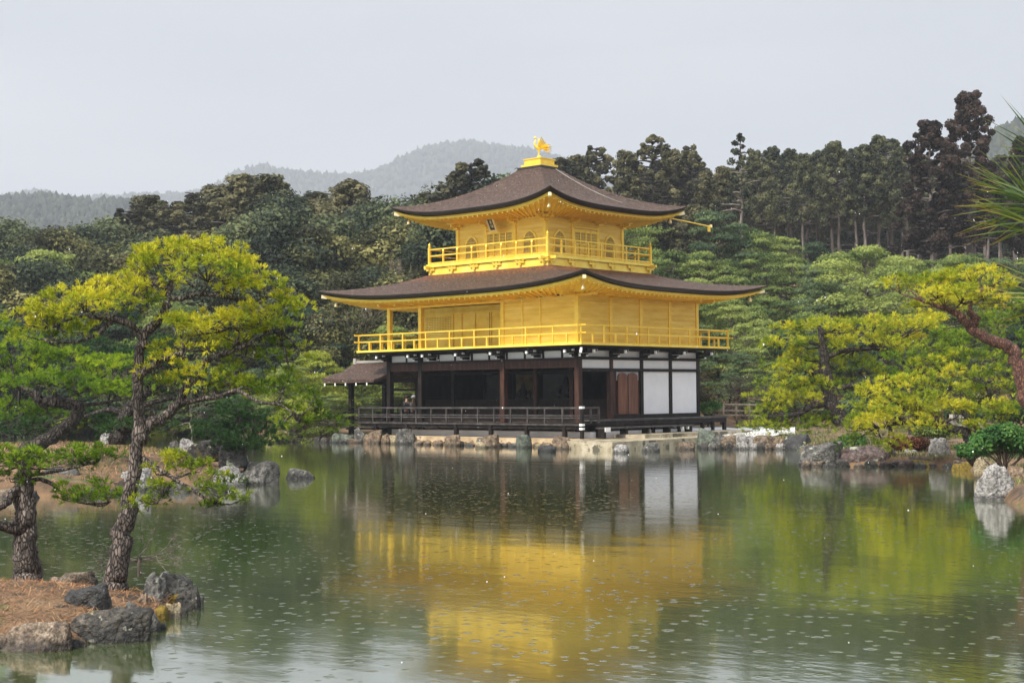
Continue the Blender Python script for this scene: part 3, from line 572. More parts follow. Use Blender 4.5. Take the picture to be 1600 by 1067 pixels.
# --- top floor
k3 = H3+1.057
b = MB(); b.box(C3[0]-k3+.07, C3[0]+k3-.07, C3[1]-k3+.07, C3[1]+k3-.07, 7.5, 8.10); b.build('balcony_skirt', gold, pav)
b = MB(); b.box(C3[0]-k3-.02, C3[0]+k3+.02, C3[1]-k3-.02, C3[1]+k3+.02, 8.12, 8.26)
for sx in (-1, 1):
    for sy in (-1, 1):
        b.box(C3[0]+sx*(k3-.1), C3[0]+sx*(k3+.32), C3[1]+sy*(k3-.14), C3[1]+sy*(k3-.26), 8.06, 8.18); b.box(C3[0]+sx*(k3-.14), C3[0]+sx*(k3-.27), C3[1]+sy*(k3-.1), C3[1]+sy*(k3+.32), 8.055, 8.175)
b.build('balcony_deck', gold_pale if False else gold, pav)
for i in range(6):                                # small carved brackets on the skirt
    a = -k3+.25+i*(2*k3-.5)/5
    for (x, y, dx, dy) in ((C3[0]+a, C3[1]-k3+.06, 0, -1), (C3[0]+k3-.06, C3[1]+a, 1, 0)):
        b = MB(); tx, ty = -dy, dx
        for t, z, w, h in ((0, 7.90, .07, .05), (0, 8.0, .26, .045), (-.2, 8.06, .06, .03), (0, 8.06, .06, .03), (.2, 8.06, .06, .03)):
            x0_, x1_ = sorted((x+tx*(t-w), x+tx*(t+w))) if tx else sorted((x, x+dx*.08)); y0_, y1_ = sorted((y+ty*(t-w), y+ty*(t+w))) if ty else sorted((y, y+dy*.08))
            b.box(x0_, x1_, y0_, y1_, z-h, z+h)
        b.build('carved_bracket', gold_orn, pav)
q = k3-.10; rail3 = railing('balcony_railing', C3[0]-q, C3[0]+q, C3[1]-q, C3[1]+q, (8.96, 8.66, 8.32), None, gold_orn, 0, .03)
for n_ in range(4):
    for k in range(1, 8):
        a = -q+2*q*k/8; x, y = [(C3[0]+a, C3[1]-q), (C3[0]+q, C3[1]+a), (C3[0]+a, C3[1]+q), (C3[0]-q, C3[1]+a)][n_]
        b = MB(); b.box(x-.035, x+.035, y-.035, y+.035, 8.27, 8.80); b.lathe((x, y, 8.80), [(.03, 0), (.055, .03), (.045, .09), (.03, .13)], 8); b.build('baluster', gold_orn, rail3)
for sx in (-1, 1):
    for sy in (-1, 1):
        x, y = C3[0]+sx*q, C3[1]+sy*q; b = MB(); b.box(x-.055, x+.055, y-.055, y+.055, 8.27, 9.04)
        b.lathe((x, y, 9.04), [(.075, 0), (.08, .03), (.05, .05), (.055, .09), (.065, .13), (.045, .18), (.012, .24)], 10); b.build('newel_post', gold_orn, rail3)
for i in range(4):
    for j in range(4):
        if 0 < i < 3 and 0 < j < 3: continue
        col(C3[0]-H3+i*B3, C3[1]-H3+j*B3, 8.26, 10.14, .085, gold_orn, 'gilded_column')
b = MB(); b.box(C3[0]-H3-.03, C3[0]+H3+.03, C3[1]-H3-.03, C3[1]+H3+.03, 8.26, 10.12); w3 = b.build('top_floor_walls', gold_board, pav)
ys, xe = C3[1]-H3-.03, C3[0]+H3+.03
def bell_outline(c, w, z0, z1):
    P = [(c-w, z0), (c+w, z0)]; h = z1-z0
    for f, u in ((.30, .90), (.55, .86), (.72, .80), (.84, .62), (.92, .40), (.97, .16), (1.0, 0)): P.append((c+w*u, z0+h*f))
    for f, u in ((.97, .16), (.92, .40), (.84, .62), (.72, .80), (.55, .86), (.30, .90)): P.append((c-w*u, z0+h*f))
    return P
def arch_window(c, axis):
    S_ = slab_y if axis == 0 else slab_x; pl_, sg = (ys, -1) if axis == 0 else (xe, 1)
    fr = MB(); S_(fr, bell_outline(c, .47, 8.50, 9.56), *sorted((pl_+sg*.004, pl_+sg*.035))); w = fr.build('arched_window', gold_pale if False else gold_orn, pav)
    pn = MB(); S_(pn, bell_outline(c, .37, 8.52, 9.46), *sorted((pl_+sg*.037, pl_+sg*.042))); pn.build('pane', paper, w)
    g = MB()
    for k in range(-4, 5):
        u = k*.08; ht = 9.42-abs(u)**2*2.2; t = .014 if k else .03
        if axis == 0: g.box(c+u-t/2, c+u+t/2, pl_-.062, pl_-.043, 8.53, ht)
        else: g.box(pl_+.043, pl_+.062, c+u-t/2, c+u+t/2, 8.53, ht)
    for z in (8.75, 9.0, 9.22):
        hw = .34 if z < 9.1 else .27
        if axis == 0: g.box(c-hw, c+hw, pl_-.056, pl_-.044, z-.012, z+.012)
        else: g.box(pl_+.044, pl_+.056, c-hw, c+hw, z-.012, z+.012)
    g.build('glazing_bars', gold_orn, w)
for k in (0, 2): arch_window(C3[0]-H3+(k+.5)*B3, 0); arch_window(C3[1]-H3+(k+.5)*B3, 1)
def panel_door(c, axis):
    d = MB(); sg = -1 if axis == 0 else 1; pl_ = ys if axis == 0 else xe
    def bb(u0, u1, z0, z1, d0, d1, m=0):
        d.m = m
        if axis == 0: d.box(c+u0, c+u1, pl_+sg*d0, pl_+sg*d1, z0, z1)
        else: d.box(pl_+sg*d0, pl_+sg*d1, c+u0, c+u1, z0, z1)
    bb(-.76, .76, 9.0, 9.52, .004, .012, 1)
    for u in (-.80, -.38, 0, .38, .80): bb(u-.035, u+.035, 8.30, 9.62, .014, .05)
    for z in (8.32, 8.62, 8.98, 9.54, 9.60): bb(-.8, .8, z-.03, z+.03, .015, .042)
    for k in range(-9, 10): bb(k*.08-.012, k*.08+.012, 9.0, 9.52, .014, .03)
    for z in (9.12, 9.25, 9.38): bb(-.76, .76, z-.01, z+.01, .016, .034)
    for u in (-.9, .9): bb(u-.05, u+.05, 8.30, 9.85, .014, .06)
    bb(-.98, .98, 9.70, 9.77, .014, .075)
    d.build('panelled_door', [gold_orn, paper], pav)
panel_door(C3[0], 0); panel_door(C3[1], 1)
b = MB()
for z in (9.86, 9.98): b.box(C3[0]-H3-.06, C3[0]+H3+.06, C3[1]-H3-.06, C3[1]+H3+.06, z-.03, z+.02)
b.build('wall_mouldings', gold, w3)
# name tablet hung under the eave, tilted forward
tb = thing('name_tablet', (C3[0]-.05, ys-.55, 9.98), 'dark framed vertical name tablet with gilt writing hung under the upper eave', 'sign')
def tl(u, v, w): # local: u across, v up the board, w out of the board
    a = R_(28); return (tb.location[0]+u, tb.location[1]-w*math.cos(a)-v*math.sin(a)*1.0, tb.location[2]+v*math.cos(a)-w*math.sin(a))
def tbox(bm, u0, u1, v0, v1, w0, w1):
    V = [tl(u, v, w) for w in (w0, w1) for v in (v0, v1) for u in (u0, u1)]; bm.add(V, [(1, 3, 2, 0), (5, 4, 6, 7), (4, 5, 1, 0), (7, 6, 2, 3), (6, 4, 0, 2), (5, 7, 3, 1)])
blackm = mat('black_lacquer', [(.012, .01, .01), (.02, .016, .014)], 3, .35)
b = MB(); tbox(b, -.15, .15, -.36, .30, 0, .03); b.build('board', blackm, tb)
b = MB()
for u0, u1, v0, v1 in ((-.23, -.15, -.44, .38), (.15, .23, -.44, .38), (-.15, .15, .30, .38), (-.15, .15, -.44, -.36)): tbox(b, u0, u1, v0, v1, -.01, .06)
b.build('frame', gold_pale, tb)
b = MB()                                          # three gilt characters in brush strokes
STR = [[(-.07, .24, .07, .24), (-.08, .28, .0, .28), (0, .31, 0, .27), (-.03, .22, -.06, .18), (.02, .22, .06, .18), (-.07, .16, .05, .16), (-.01, .19, -.04, .11), (.05, .16, .06, .11)],
       [(-.07, .07, .07, .07), (0, .09, 0, .06), (-.04, .05, .04, .05), (-.05, .03, .05, .03), (-.04, .02, .04, .02), (-.04, -.02, .04, -.02), (-.04, .02, -.04, -.02), (.04, .02, .04, -.02), (-.02, -.02, -.06, -.07), (.02, -.02, .03, -.06), (.03, -.06, .07, -.06)],
       [(-.08, -.13, -.02, -.13), (-.05, -.13, -.05, -.24), (-.05, -.24, -.07, -.22), (0, -.12, .08, -.12), (.01, -.15, .07, -.15), (.01, -.21, .07, -.21), (.01, -.15, .01, -.21), (.07, -.15, .07, -.21), (.01, -.18, .07, -.18), (.02, -.22, 0, -.26), (.05, -.22, .08, -.26)]]
for ch in STR:
    for u0, v0, u1, v1 in ch: b.bar(tl(u0, v0, .036), tl(u1, v1, .036), .016, .012)
b.build('characters', gold_pale, tb)
# finial box, ridge cap, lightning wire, spout
b = MB(); b.box(C3[0]-.74, C3[0]+.74, C3[1]-.74, C3[1]+.74, 12.66, 12.80); b.build('ridge_cap', bark_edge, pav)
b = MB(); b.box(C3[0]-.62, C3[0]+.62, C3[1]-.62, C3[1]+.62, 12.80, 12.93); b.box(C3[0]-.5, C3[0]+.5, C3[1]-.5, C3[1]+.5, 12.93, 13.16)
b.box(C3[0]-.54, C3[0]+.54, C3[1]-.54, C3[1]+.54, 13.16, 13.21); b.lathe((C3[0], C3[1], 13.21), [(.30, 0), (.22, .06), (.10, .12), (.08, .16)], 14); b.build('finial_base', gold_orn, pav)
def roof3z(t, s=.5): return 10.50+(12.78-10.50)*(.62*t*t+.38*t)
P = [(C3[0]+E3+(.62-E3)*t, C3[1]+(3.0-2.75*t), roof3z(t)+.03) for t in np.linspace(0.02, 1, 14)]
b = MB(); b.tube(P, .022, 5); b.build('lightning_wire', step_stone, pav)
b = MB(); e1 = onplane(1108, 354, 0, C3[0]+E3-.3); b.tube([(C3[0]+E3-.5, C3[1]+E3-.6, 10.42), tuple(e1)], .034, 8); b.box(e1[0]-.05, e1[0]+.05, e1[1]-.08, e1[1]+.04, e1[2]-.26, e1[2]+.03)
b.m = 1; b.box(e1[0]-.05, e1[0]+.05, e1[1]+.12, e1[1]+.20, e1[2]-.05, e1[2]+.10); b.m = 0; b.tube([tuple(e1), (e1[0], e1[1]+.16, e1[2])], .03, 6); b.build('water_spout', [gold_orn, gold_pale], pav)
# --- phoenix on the roof
PZ = 13.36; px_, py_ = C3
ph = thing('phoenix_statue', (px_, py_, PZ), 'golden phoenix statue with raised wings standing on the roof top', 'statue')
def skin_obj(name, nodes, edges, m, par, sub=2, root=0):
    me = bpy.data.meshes.new(name); loc = np.array(worigin(par)) if par else np.zeros(3)
    me.from_pydata([tuple(np.array(n_[:3])-loc) for n_ in nodes], edges, []); me.materials.append(m)
    o = bpy.data.objects.new(name, me); LINK(o)
    sk = o.modifiers.new('skin', 'SKIN'); su = o.modifiers.new('sub', 'SUBSURF'); su.levels = su.render_levels = sub
    if not me.skin_vertices: 
        bm_ = __import__('bmesh').new(); bm_.from_mesh(me); bm_.verts.layers.skin.verify(); bm_.to_mesh(me); bm_.free()
    for i, n_ in enumerate(nodes):
        r = n_[3]; me.skin_vertices[0].data[i].radius = (r, r if len(n_) < 5 else n_[4]); me.skin_vertices[0].data[i].use_root = (i == root)
    sk.use_smooth_shade = True
    dg = bpy.context.evaluated_depsgraph_get(); ev = o.evaluated_get(dg); m2 = bpy.data.meshes.new_from_object(ev); o.modifiers.clear(); o.data = m2
    for p in m2.polygons: p.use_smooth = True
    if par: o.parent = par
    return o
# it faces the viewer's left (south-west): heading vector f, side vector g
f_ = -HR*.9-HF*.25; f_ /= np.linalg.norm(f_); g_ = np.array([-f_[1], f_[0], 0]); O_ = np.array([px_, py_, PZ])
def PH(a, s_, z): return O_+f_*a+g_*s_+np.array([0, 0, z])
N_ = [(*PH(.0, 0, .38), .10), (*PH(.12, 0, .40), .09), (*PH(.22, 0, .50), .055), (*PH(.24, 0, .62), .035), (*PH(.17, 0, .72), .03), (*PH(.14, 0, .80), .035), (*PH(.20, 0, .86), .045), (*PH(.28, 0, .85), .018), (*PH(-.14, 0, .38), .06), (*PH(.15, 0, .93), .02),
      (*PH(.02, .05, .28), .03), (*PH(.03, .06, .12), .018), (*PH(.04, .06, -.02), .022), (*PH(.02, -.05, .28), .03), (*PH(.03, -.06, .12), .018), (*PH(.04, -.06, -.02), .022)]
skin_obj('body', N_, [(0, 1), (1, 2), (2, 3), (3, 4), (4, 5), (5, 6), (6, 7), (0, 8), (6, 9), (0, 10), (10, 11), (11, 12), (0, 13), (13, 14), (14, 15)], gold_orn, ph)
for sg in (-1, 1):
    b = MB()
    for k in range(6):
        a0 = .08-.035*k; ht = .90-.085*k; sw = sg*(.10+.05*k/5); P4 = [PH(a0+.03, sg*.06, .40), PH(a0-.03, sg*.06, .38), PH(a0-.16-.025*k, sw+sg*.10, ht-.05), PH(a0-.12-.02*k, sw+sg*.12, ht)]
        V = P4+[p+g_*sg*.014 for p in P4]; b.add(V, [(0, 1, 2, 3), (7, 6, 5, 4), (0, 4, 5, 1), (1, 5, 6, 2), (2, 6, 7, 3), (3, 7, 4, 0)])
    b.build('wing', gold_orn, ph)
b = MB()
for k in range(8):
    an = -.55+k*.15; ln = .50; sv = (k % 3-1)*.06
    p0 = PH(-.12, 0, .38); p1 = PH(-.12-ln*math.cos(an)*.6, sv, .42+ln*math.sin(an)*.6); p2 = PH(-.12-ln*math.cos(an), sv*1.5, .36+ln*math.sin(an)*.85)
    b.tube([p0, (p0+p1)/2, p1, p2], [.012, .022, .028, .010], 6)
b.build('tail_feathers', gold_orn, ph, True)
b = MB(); b.lathe(tuple(O_+np.array([0, 0, -.03])), [(.10, -.04), (.10, 0), (.05, .03)], 12); b.build('pedestal', gold_orn, ph)
# --- seated statues inside the ground floor
def seated(cx, cy, z, h, label, spikes=0):
    t = thing('seated_statue', (cx, cy, z), label, 'statue')
    n = [(cx, cy, z+.12*h, .20*h), (cx, cy, z+.30*h, .16*h), (cx, cy, z+.52*h, .17*h), (cx, cy, z+.68*h, .09*h), (cx, cy, z+.84*h, .105*h), (cx, cy, z+.97*h, .05*h),
         (cx-.24*h, cy-.02, z+.56*h, .07*h), (cx-.30*h, cy-.12, z+.34*h, .06*h), (cx-.08*h, cy-.24, z+.26*h, .045*h), (cx+.24*h, cy-.02, z+.56*h, .07*h), (cx+.30*h, cy-.12, z+.34*h, .06*h), (cx+.08*h, cy-.24, z+.26*h, .045*h),
         (cx-.40*h, cy-.12, z+.10*h, .10*h), (cx+.40*h, cy-.12, z+.10*h, .10*h)]
    skin_obj('body', n, [(0, 1), (1, 2), (2, 3), (3, 4), (4, 5), (2, 6), (6, 7), (7, 8), (2, 9), (9, 10), (10, 11), (0, 12), (0, 13)], bronze, t)
    if spikes:
        b = MB(); b.bar((cx-.5*h, cy, z+.18*h), (cx-.1*h, cy, z+.62*h), .05, .05); b.lathe((cx+.42*h, cy, z), [(.10, 0), (.06, .3), (.10, .5), (.02, .62)], 8); b.build('attribute', bronze, t)
seated(XS(884, 5.1), 5.1, 1.77, 1.32, 'large dark seated statue in the ground floor hall near the corner column')
seated(XS(817, 5.1), 5.1, 1.77, 1.0, 'smaller dark seated statue before a faded painted wall in the ground floor', 1)
# ------------------------------------------------------------------ fishing porch on the west side
fp = thing('fishing_porch', (-13.3, 1.1, 0), 'small dark timber porch with brown shingled gable roof over the water beside the pavilion', 'porch')
t_ = MB(); nn = 10; prof_ = [(-.95+2.05*i/nn, 2.93+.87*(.55*(i/nn)**1.7+.45*i/nn)) for i in range(nn+1)]
full = prof_+[(2.2-y, z) for y, z in reversed(prof_[:-1])]
xa, xb = -15.35, -11.72
Vt = []; nf = len(full)
nx_ = 8
for i in range(nx_+1):
    x = xa+(xb-xa)*i/nx_; up_ = .10*(1-i/nx_)**3
    for y, z in full: Vt.append((x-(.35 if i == 0 else 0)*max(0, (3.3-z))/.5*.6, y, z+up_*(1 if z < 3.2 else .2)))
for i in range(nx_+1):
    x = xa+(xb-xa)*i/nx_
    for y, z in full: Vt.append((x, y, z-.13))
F_ = [(i*nf+j, i*nf+j+1, (i+1)*nf+j+1, (i+1)*nf+j) for i in range(nx_) for j in range(nf-1)]
o_ = (nx_+1)*nf
F_ += [(o_+i*nf+j, o_+(i+1)*nf+j, o_+(i+1)*nf+j+1, o_+i*nf+j+1) for i in range(nx_) for j in range(nf-1)]
F_ += [(i*nf, (i+1)*nf, o_+(i+1)*nf, o_+i*nf) for i in range(nx_)]+[((i+1)*nf+nf-1, i*nf+nf-1, o_+i*nf+nf-1, o_+(i+1)*nf+nf-1) for i in range(nx_)]
F_ += [(j+1, j, o_+j, o_+j+1) for j in range(nf-1)]+[(nx_*nf+j, nx_*nf+j+1, o_+nx_*nf+j+1, o_+nx_*nf+j) for j in range(nf-1)]
pr_ = raw('roof', Vt, F_, bark_roof, fp)
b = MB(); b.box(-15.3, -11.72, 1.0, 1.2, 3.78, 3.90); b.box(-15.34, -15.16, .96, 1.24, 3.72, 4.02); b.build('ridge_beam', step_stone, pr_)
for x, y in ((-14.4, 0), (-14.4, 2.2), (-12.0, 2.2)):
    b = MB(); b.box(x-.10, x+.10, y-.10, y+.10, -.5, 2.95); b.build('post', dark, fp)
b = MB(); b.box(-15.0, -11.75, -.06, .06, 2.86, 2.97); b.box(-15.0, -11.75, 2.14, 2.26, 2.86, 2.97); b.box(-14.46, -14.34, 0, 2.2, 2.75, 2.86); b.box(-14.4, -11.5, 2.16, 2.24, 2.40, 2.50); b.build('beams', dark, fp)
b = MB()
for k in range(5): x = -15.2+k*.76; b = MB(); b.box(x-.03, x+.03, -.96, .2, 2.70, 2.78); b.m = 1; b.box(x-.035, x+.035, -1.0, -.965, 2.66, 2.79); b.build('rafter_end', [dark, white_tip], fp)
b = MB(); b.box(-14.6, -12.66, -.2, 2.4, .55, .63); b.build('deck', dark, fp)
r_ = MB()
for z in (1.62, 1.32, 1.18): r_.box(-14.4, -9.6, 2.17, 2.23, z-.03, z+.03)
rr_ = r_.build('railing', dark, fp)
for k in range(12): x = -14.3+k*.42; b = MB(); b.box(x-.025, x+.025, 2.175, 2.225, .6, 1.59); b.build('baluster', dark, rr_)
b = MB()
for z in (1.42, 1.0, .62): b.box(-14.4, -12.7, -.04, .02, z-.03, z+.03)
b.build('front_rails', dark, fp)
# ------------------------------------------------------------------ terrace and gravel
ter = MB()
ter.add([(1.55, -2.9, -.3), (4.35, -3.2, -.3), (4.25, 1.3, -.3), (3.6, 7.2, -.3), (1.55, 7.2, -.3), (1.55, -2.9, .33), (4.35, -3.2, .33), (4.25, 1.3, .33), (3.6, 7.2, .33), (1.55, 7.2, .33)],
        [(9, 8, 7, 6, 5)[::-1], (0, 4, 3, 2, 1)[::-1], (0, 1, 6, 5), (1, 2, 7, 6), (2, 3, 8, 7), (3, 4, 9, 8), (4, 0, 5, 9)])
tag(ter.build('stone_terrace', slab_m), 'low pale stone terrace slab at the water in front of the step bench', 'terrace')
b = MB(); b.box(1.1, 2.7, 1.0, 9.0, .32, .48); tag(b.build('stone_step', slab_m), 'narrow raised stone step between the terrace and the timber deck', 'step')
gravel = mat('white_gravel', [(.5, .5, .5), (.66, .66, .66), (.76, .76, .77)], 18, .9, .6, 60, bdist=.02)
gv = []; gf = []; na, nb = 26, 8
for i in range(na+1):
    for j in range(nb+1):
        D = 62+j*.9; px0 = 1060+i*7; P = at(px0, 650, D); s_0, d_0 = sd_(P); P[2] = hz(P)+.06+.03*math.sin(i*1.7+j); gv.append(P)
for i in range(na):
    for j in range(nb): gf.append((i*(nb+1)+j, (i+1)*(nb+1)+j, (i+1)*(nb+1)+j+1, i*(nb+1)+j+1))
tag(raw('gravel_path', gv, gf, gravel, smooth=True), kind='structure')
# ------------------------------------------------------------------ rocks
import bmesh
def _ico(n):
    bm = bmesh.new(); bmesh.ops.create_icosphere(bm, subdivisions=n, radius=1); V = np.array([v.co[:] for v in bm.verts]); F = [[v.index for v in f.verts] for f in bm.faces]; bm.free(); return V, np.array(F, np.int32)
ICO = {k: _ico(k) for k in (1, 2, 4, 5)}
def rock_mesh(seed, w, dp, h, sub=4, rough=.10, jag=.5):
    rg = np.random.default_rng(seed); V, F = ICO[sub]; N = rg.normal(size=(30, 3)); N /= np.linalg.norm(N, axis=1)[:, None]; N[:2] = unit(rg.normal(size=(2, 3))*.35+[0, 0, 1]); d = rg.uniform(.70, 1., 30); d[:2] = rg.uniform(.45, .62, 2)
    V = unit(np.sign(V)*np.abs(V)**.72); q = V@N.T; r = np.min(np.where(q > .05, d/np.maximum(q, .05), 9), 1); r = np.minimum(r, 1.03)
    off = Vector(rg.uniform(-50, 50, 3)); P = V*r[:, None]
    dn = np.array([noise.fractal(Vector(p)*2.2+off, 1., 2.1, 5)*rough+abs(noise.noise(Vector(p)*1.4+off))*-rough*jag+noise.cell(Vector(p)*3.5+off*2)*rough*.28 for p in P])
    P = V*(r+dn*.8)[:, None]
    P[:, 2] = np.where(P[:, 2] < -.12, -.12, P[:, 2])
    P -= [P[:, 0].mean(), P[:, 1].mean(), 0]; z0, z1 = P[:, 2].min(), np.percentile(P[:, 2], 98.5); zq = (P[:, 2]-z0)/(z1-z0); q9 = np.percentile(zq, 90); P[:, 2] = np.where(zq > q9, q9+(zq-q9)*.45, zq)/(q9+(1-q9)*.45)
    P[:, :2] /= np.percentile(np.abs(P[:, :2]), 97, axis=0); return P*[w/2, dp/2, h], F
ROCKS = 0
def rock(px, pyb, wpx, hpx, m, label=None, z=0., group=None, D=None, dpf=.75, sub=4, sink=.15, yaw=None, rough=.14, cat='rock', name='rock'):
    global ROCKS; ROCKS += 1; seed = 100+ROCKS
    P = G(px, pyb, z) if D is None else at(px, pyb, D)
    Dm = sd_(P)[1]; w = wpx*Dm/FPX; h = hpx*Dm/FPX
    Vr, F = rock_mesh(seed, w*1.08, w*dpf, h+sink, sub, rough)
    yw = random.uniform(-.25, .25) if yaw is None else yaw; ca, sa = math.cos(yw), math.sin(yw)
    X = Vr[:, 0]*ca-Vr[:, 1]*sa; Y = Vr[:, 0]*sa+Vr[:, 1]*ca
    C_ = P+HF*w*dpf*.42; base = C_[2] if D is not None else z
    Wv = np.stack([C_[0]+HR[0]*X+HF[0]*Y, C_[1]+HR[1]*X+HF[1]*Y, base-sink+Vr[:, 2]], 1)
    t = raw(name, Wv-np.array([C_[0], C_[1], base-sink]), F.ravel(), ROCKM[m], smooth=True, nper=3); t.location = (C_[0], C_[1], base-sink)
    tag(t, label, cat, group); return t
# near islet at the left
rock(48, 1018, 118, 40, 'speck', 'long speckled tan rock at the front left edge of the near islet', dpf=.5, sub=5, yaw=0)
rock(164, 1004, 122, 50, 'mossy', 'long blackish mossy rock at the water below the lichen rock, near islet', dpf=.42, sub=5, yaw=-.05)
rock(131, 966, 72, 48, 'black', 'black domed rock with a pale green lichen patch on the needle covered islet', z=.10, sub=5)
rock(234, 988, 28, 32, 'grey', 'small upright grey rock at the waterside of the near islet beside the yellow moss', sub=5, dpf=.8)
rock(235, 947, 44, 46, 'grey', 'upright speckled grey rock behind the yellow moss on the near islet', z=.06, sub=5)
rock(266, 938, 54, 40, 'grey', 'broad dark grey boulder at the right tip of the near islet', z=.02, sub=5, dpf=.9)
rock(292, 954, 36, 30, 'mossy', 'low dark rock at the outermost right tip of the near islet', sub=5)
rock(269, 967, 24, 23, 'cream', 'small cream coloured stone at the waterline of the near islet', sub=5)
rock(246, 970, 32, 22, 'moss', 'yellow moss cushion between grey rocks on the near islet', z=.0, cat='moss', name='moss_cushion', rough=.07)
rock(266, 946, 30, 16, 'moss', 'upper yellow moss cushion under the broad grey boulder', z=.04, cat='moss', name='moss_cushion', rough=.07)
rock(112, 916, 64, 20, 'speck', 'low brownish rock behind the two pine trunks of the near islet', z=.08, sub=5)
rock(12, 936, 62, 26, 'grey', 'grey rock at the left frame edge behind the needle litter of the near islet', z=.14, sub=5)
rock(174, 962, 26, 13, 'tan', 'little reddish stone beside the lichen covered black rock', z=.12)
rock(204, 952, 22, 10, 'grey', 'little grey stone below the main pine foot', z=.14)
rock(60, 944, 60, 9, 'mossy', 'flat dark root-like stone in the needle litter below the left pine', z=.2, rough=.2)
rock(85, 924, 36, 10, 'mossy', 'narrow ridge of dark stone right of the left pine foot', z=.2, rough=.2)
rock(20, 958, 44, 8, 'mossy', 'low dark stone ridge in the litter at the left frame edge', z=.2, rough=.2)
# middle island
rock(398, 757, 68, 34, 'grey', 'large grey boulder with pale top at the right tip of the middle island', sub=5)
rock(355, 760, 44, 30, 'white', 'pale speckled rock left of the large boulder on the middle island', sub=5)
rock(371, 757, 22, 16, 'cream', 'small tan stone between the pale rock and the large boulder of the middle island')
rock(365, 722, 44, 26, 'black', 'dark upright rock under the dense green young pine', z=.55)
rock(318, 713, 52, 26, 'mossy', 'dark low rock left of the young pine stem on the middle island', z=.6)
rock(294, 708, 26, 22, 'white', 'pale tilted triangular stone on the back rim of the middle island', z=.5)
rock(272, 706, 22, 16, 'grey', 'small grey pointed stone left of the tilted triangular stone', z=.5)
rock(205, 768, 52, 34, 'white', 'pale speckled rock behind the main pine trunk at the waterside', sub=5)
rock(85, 762, 60, 30, 'grey', 'grey rock at the waterside of the middle island seen under the left pine', z=.1)
rock(165, 692, 20, 20, 'white', 'white pointed stone by the dark leaning trunk on the middle island', z=.5)
rock(282, 768, 40, 14, 'grey', 'low grey stone at the front waterline of the middle island')
rock(468, 748, 40, 15, 'grey', 'small lone rock sticking out of the pond', dpf=.6)
# far shore left of the pavilion
for i, (px, py, w, h, m, lb) in enumerate([
    (283, 677, 34, 12, 'white', 'pale rock on the far left bank beyond the inlet'), (308, 674, 30, 10, 'tan', 'brownish rock on the far left bank'),
    (438, 688, 34, 14, 'tan', 'reddish bank rock left of the paired grey stones'), (458, 690, 26, 18, 'grey', 'first grey bank stone right of the young pine'), (482, 689, 26, 16, 'grey', 'second grey bank stone right of the young pine'),
    (510, 688, 40, 24, 'purple', 'big reddish brown rock just left of the fishing porch'), (535, 692, 36, 14, 'green', 'flat greenish rock at the water under the porch post'), (562, 692, 20, 22, 'grey', 'grey rough rock right of the porch post'), (574, 692, 14, 14, 'tan', 'small tan stone in the rockwork under the veranda')]):
    rock(px, py, w, h, m, lb)
# stones along the foot of the pavilion
for (px, py, w, h, m, lb) in [(587, 693, 22, 26, 'tan', 'tall tan foundation stone at the veranda left end'), (603, 693, 14, 18, 'tan', 'small reddish tan stone in the low rockwork'), (616, 694, 14, 17, 'cream', 'small cream stone beside the big grey foundation stone'), (634, 694, 28, 30, 'grey', 'big grey foundation stone under the second veranda post'),
    (708, 697, 24, 22, 'tan', 'tan foundation stone under the veranda, fourth from the left'), (765, 699, 30, 24, 'tan', 'broad tan grey foundation stone near the middle of the veranda'), (752, 700, 18, 12, 'cream', 'low cream stone left of the broad middle foundation stone'),
    (820, 700, 26, 26, 'green', 'tall dark greenish foundation stone right of the veranda middle'), (882, 702, 36, 26, 'tan', 'broad reddish tan foundation stone at the veranda corner'), (899, 702, 20, 16, 'tan', 'small tan stone between the corner foundation stone and terrace'), (855, 706, 26, 13, 'black', 'dark low rock standing in the water before the veranda'),
    (972, 708, 24, 17, 'white', 'whitish rock standing in the water before the terrace'), (1018, 706, 27, 18, 'grey', 'grey brown rock in the water before the terrace'), (1073, 703, 28, 16, 'speck', 'brownish rock at the right end of the terrace front')]:
    rock(px, py, w*.92, h*.8, m, lb)
for px in range(650, 900, 17):
    rock(px+random.uniform(-3, 3), 695+(px-650)*.024, random.uniform(14, 20), random.uniform(5, 9), random.choice(['tan', 'cream', 'tan', 'grey']), 'one of the small footing stones at the waterline under the veranda', group='small footing stones under the veranda', sub=4 if False else 2+0)
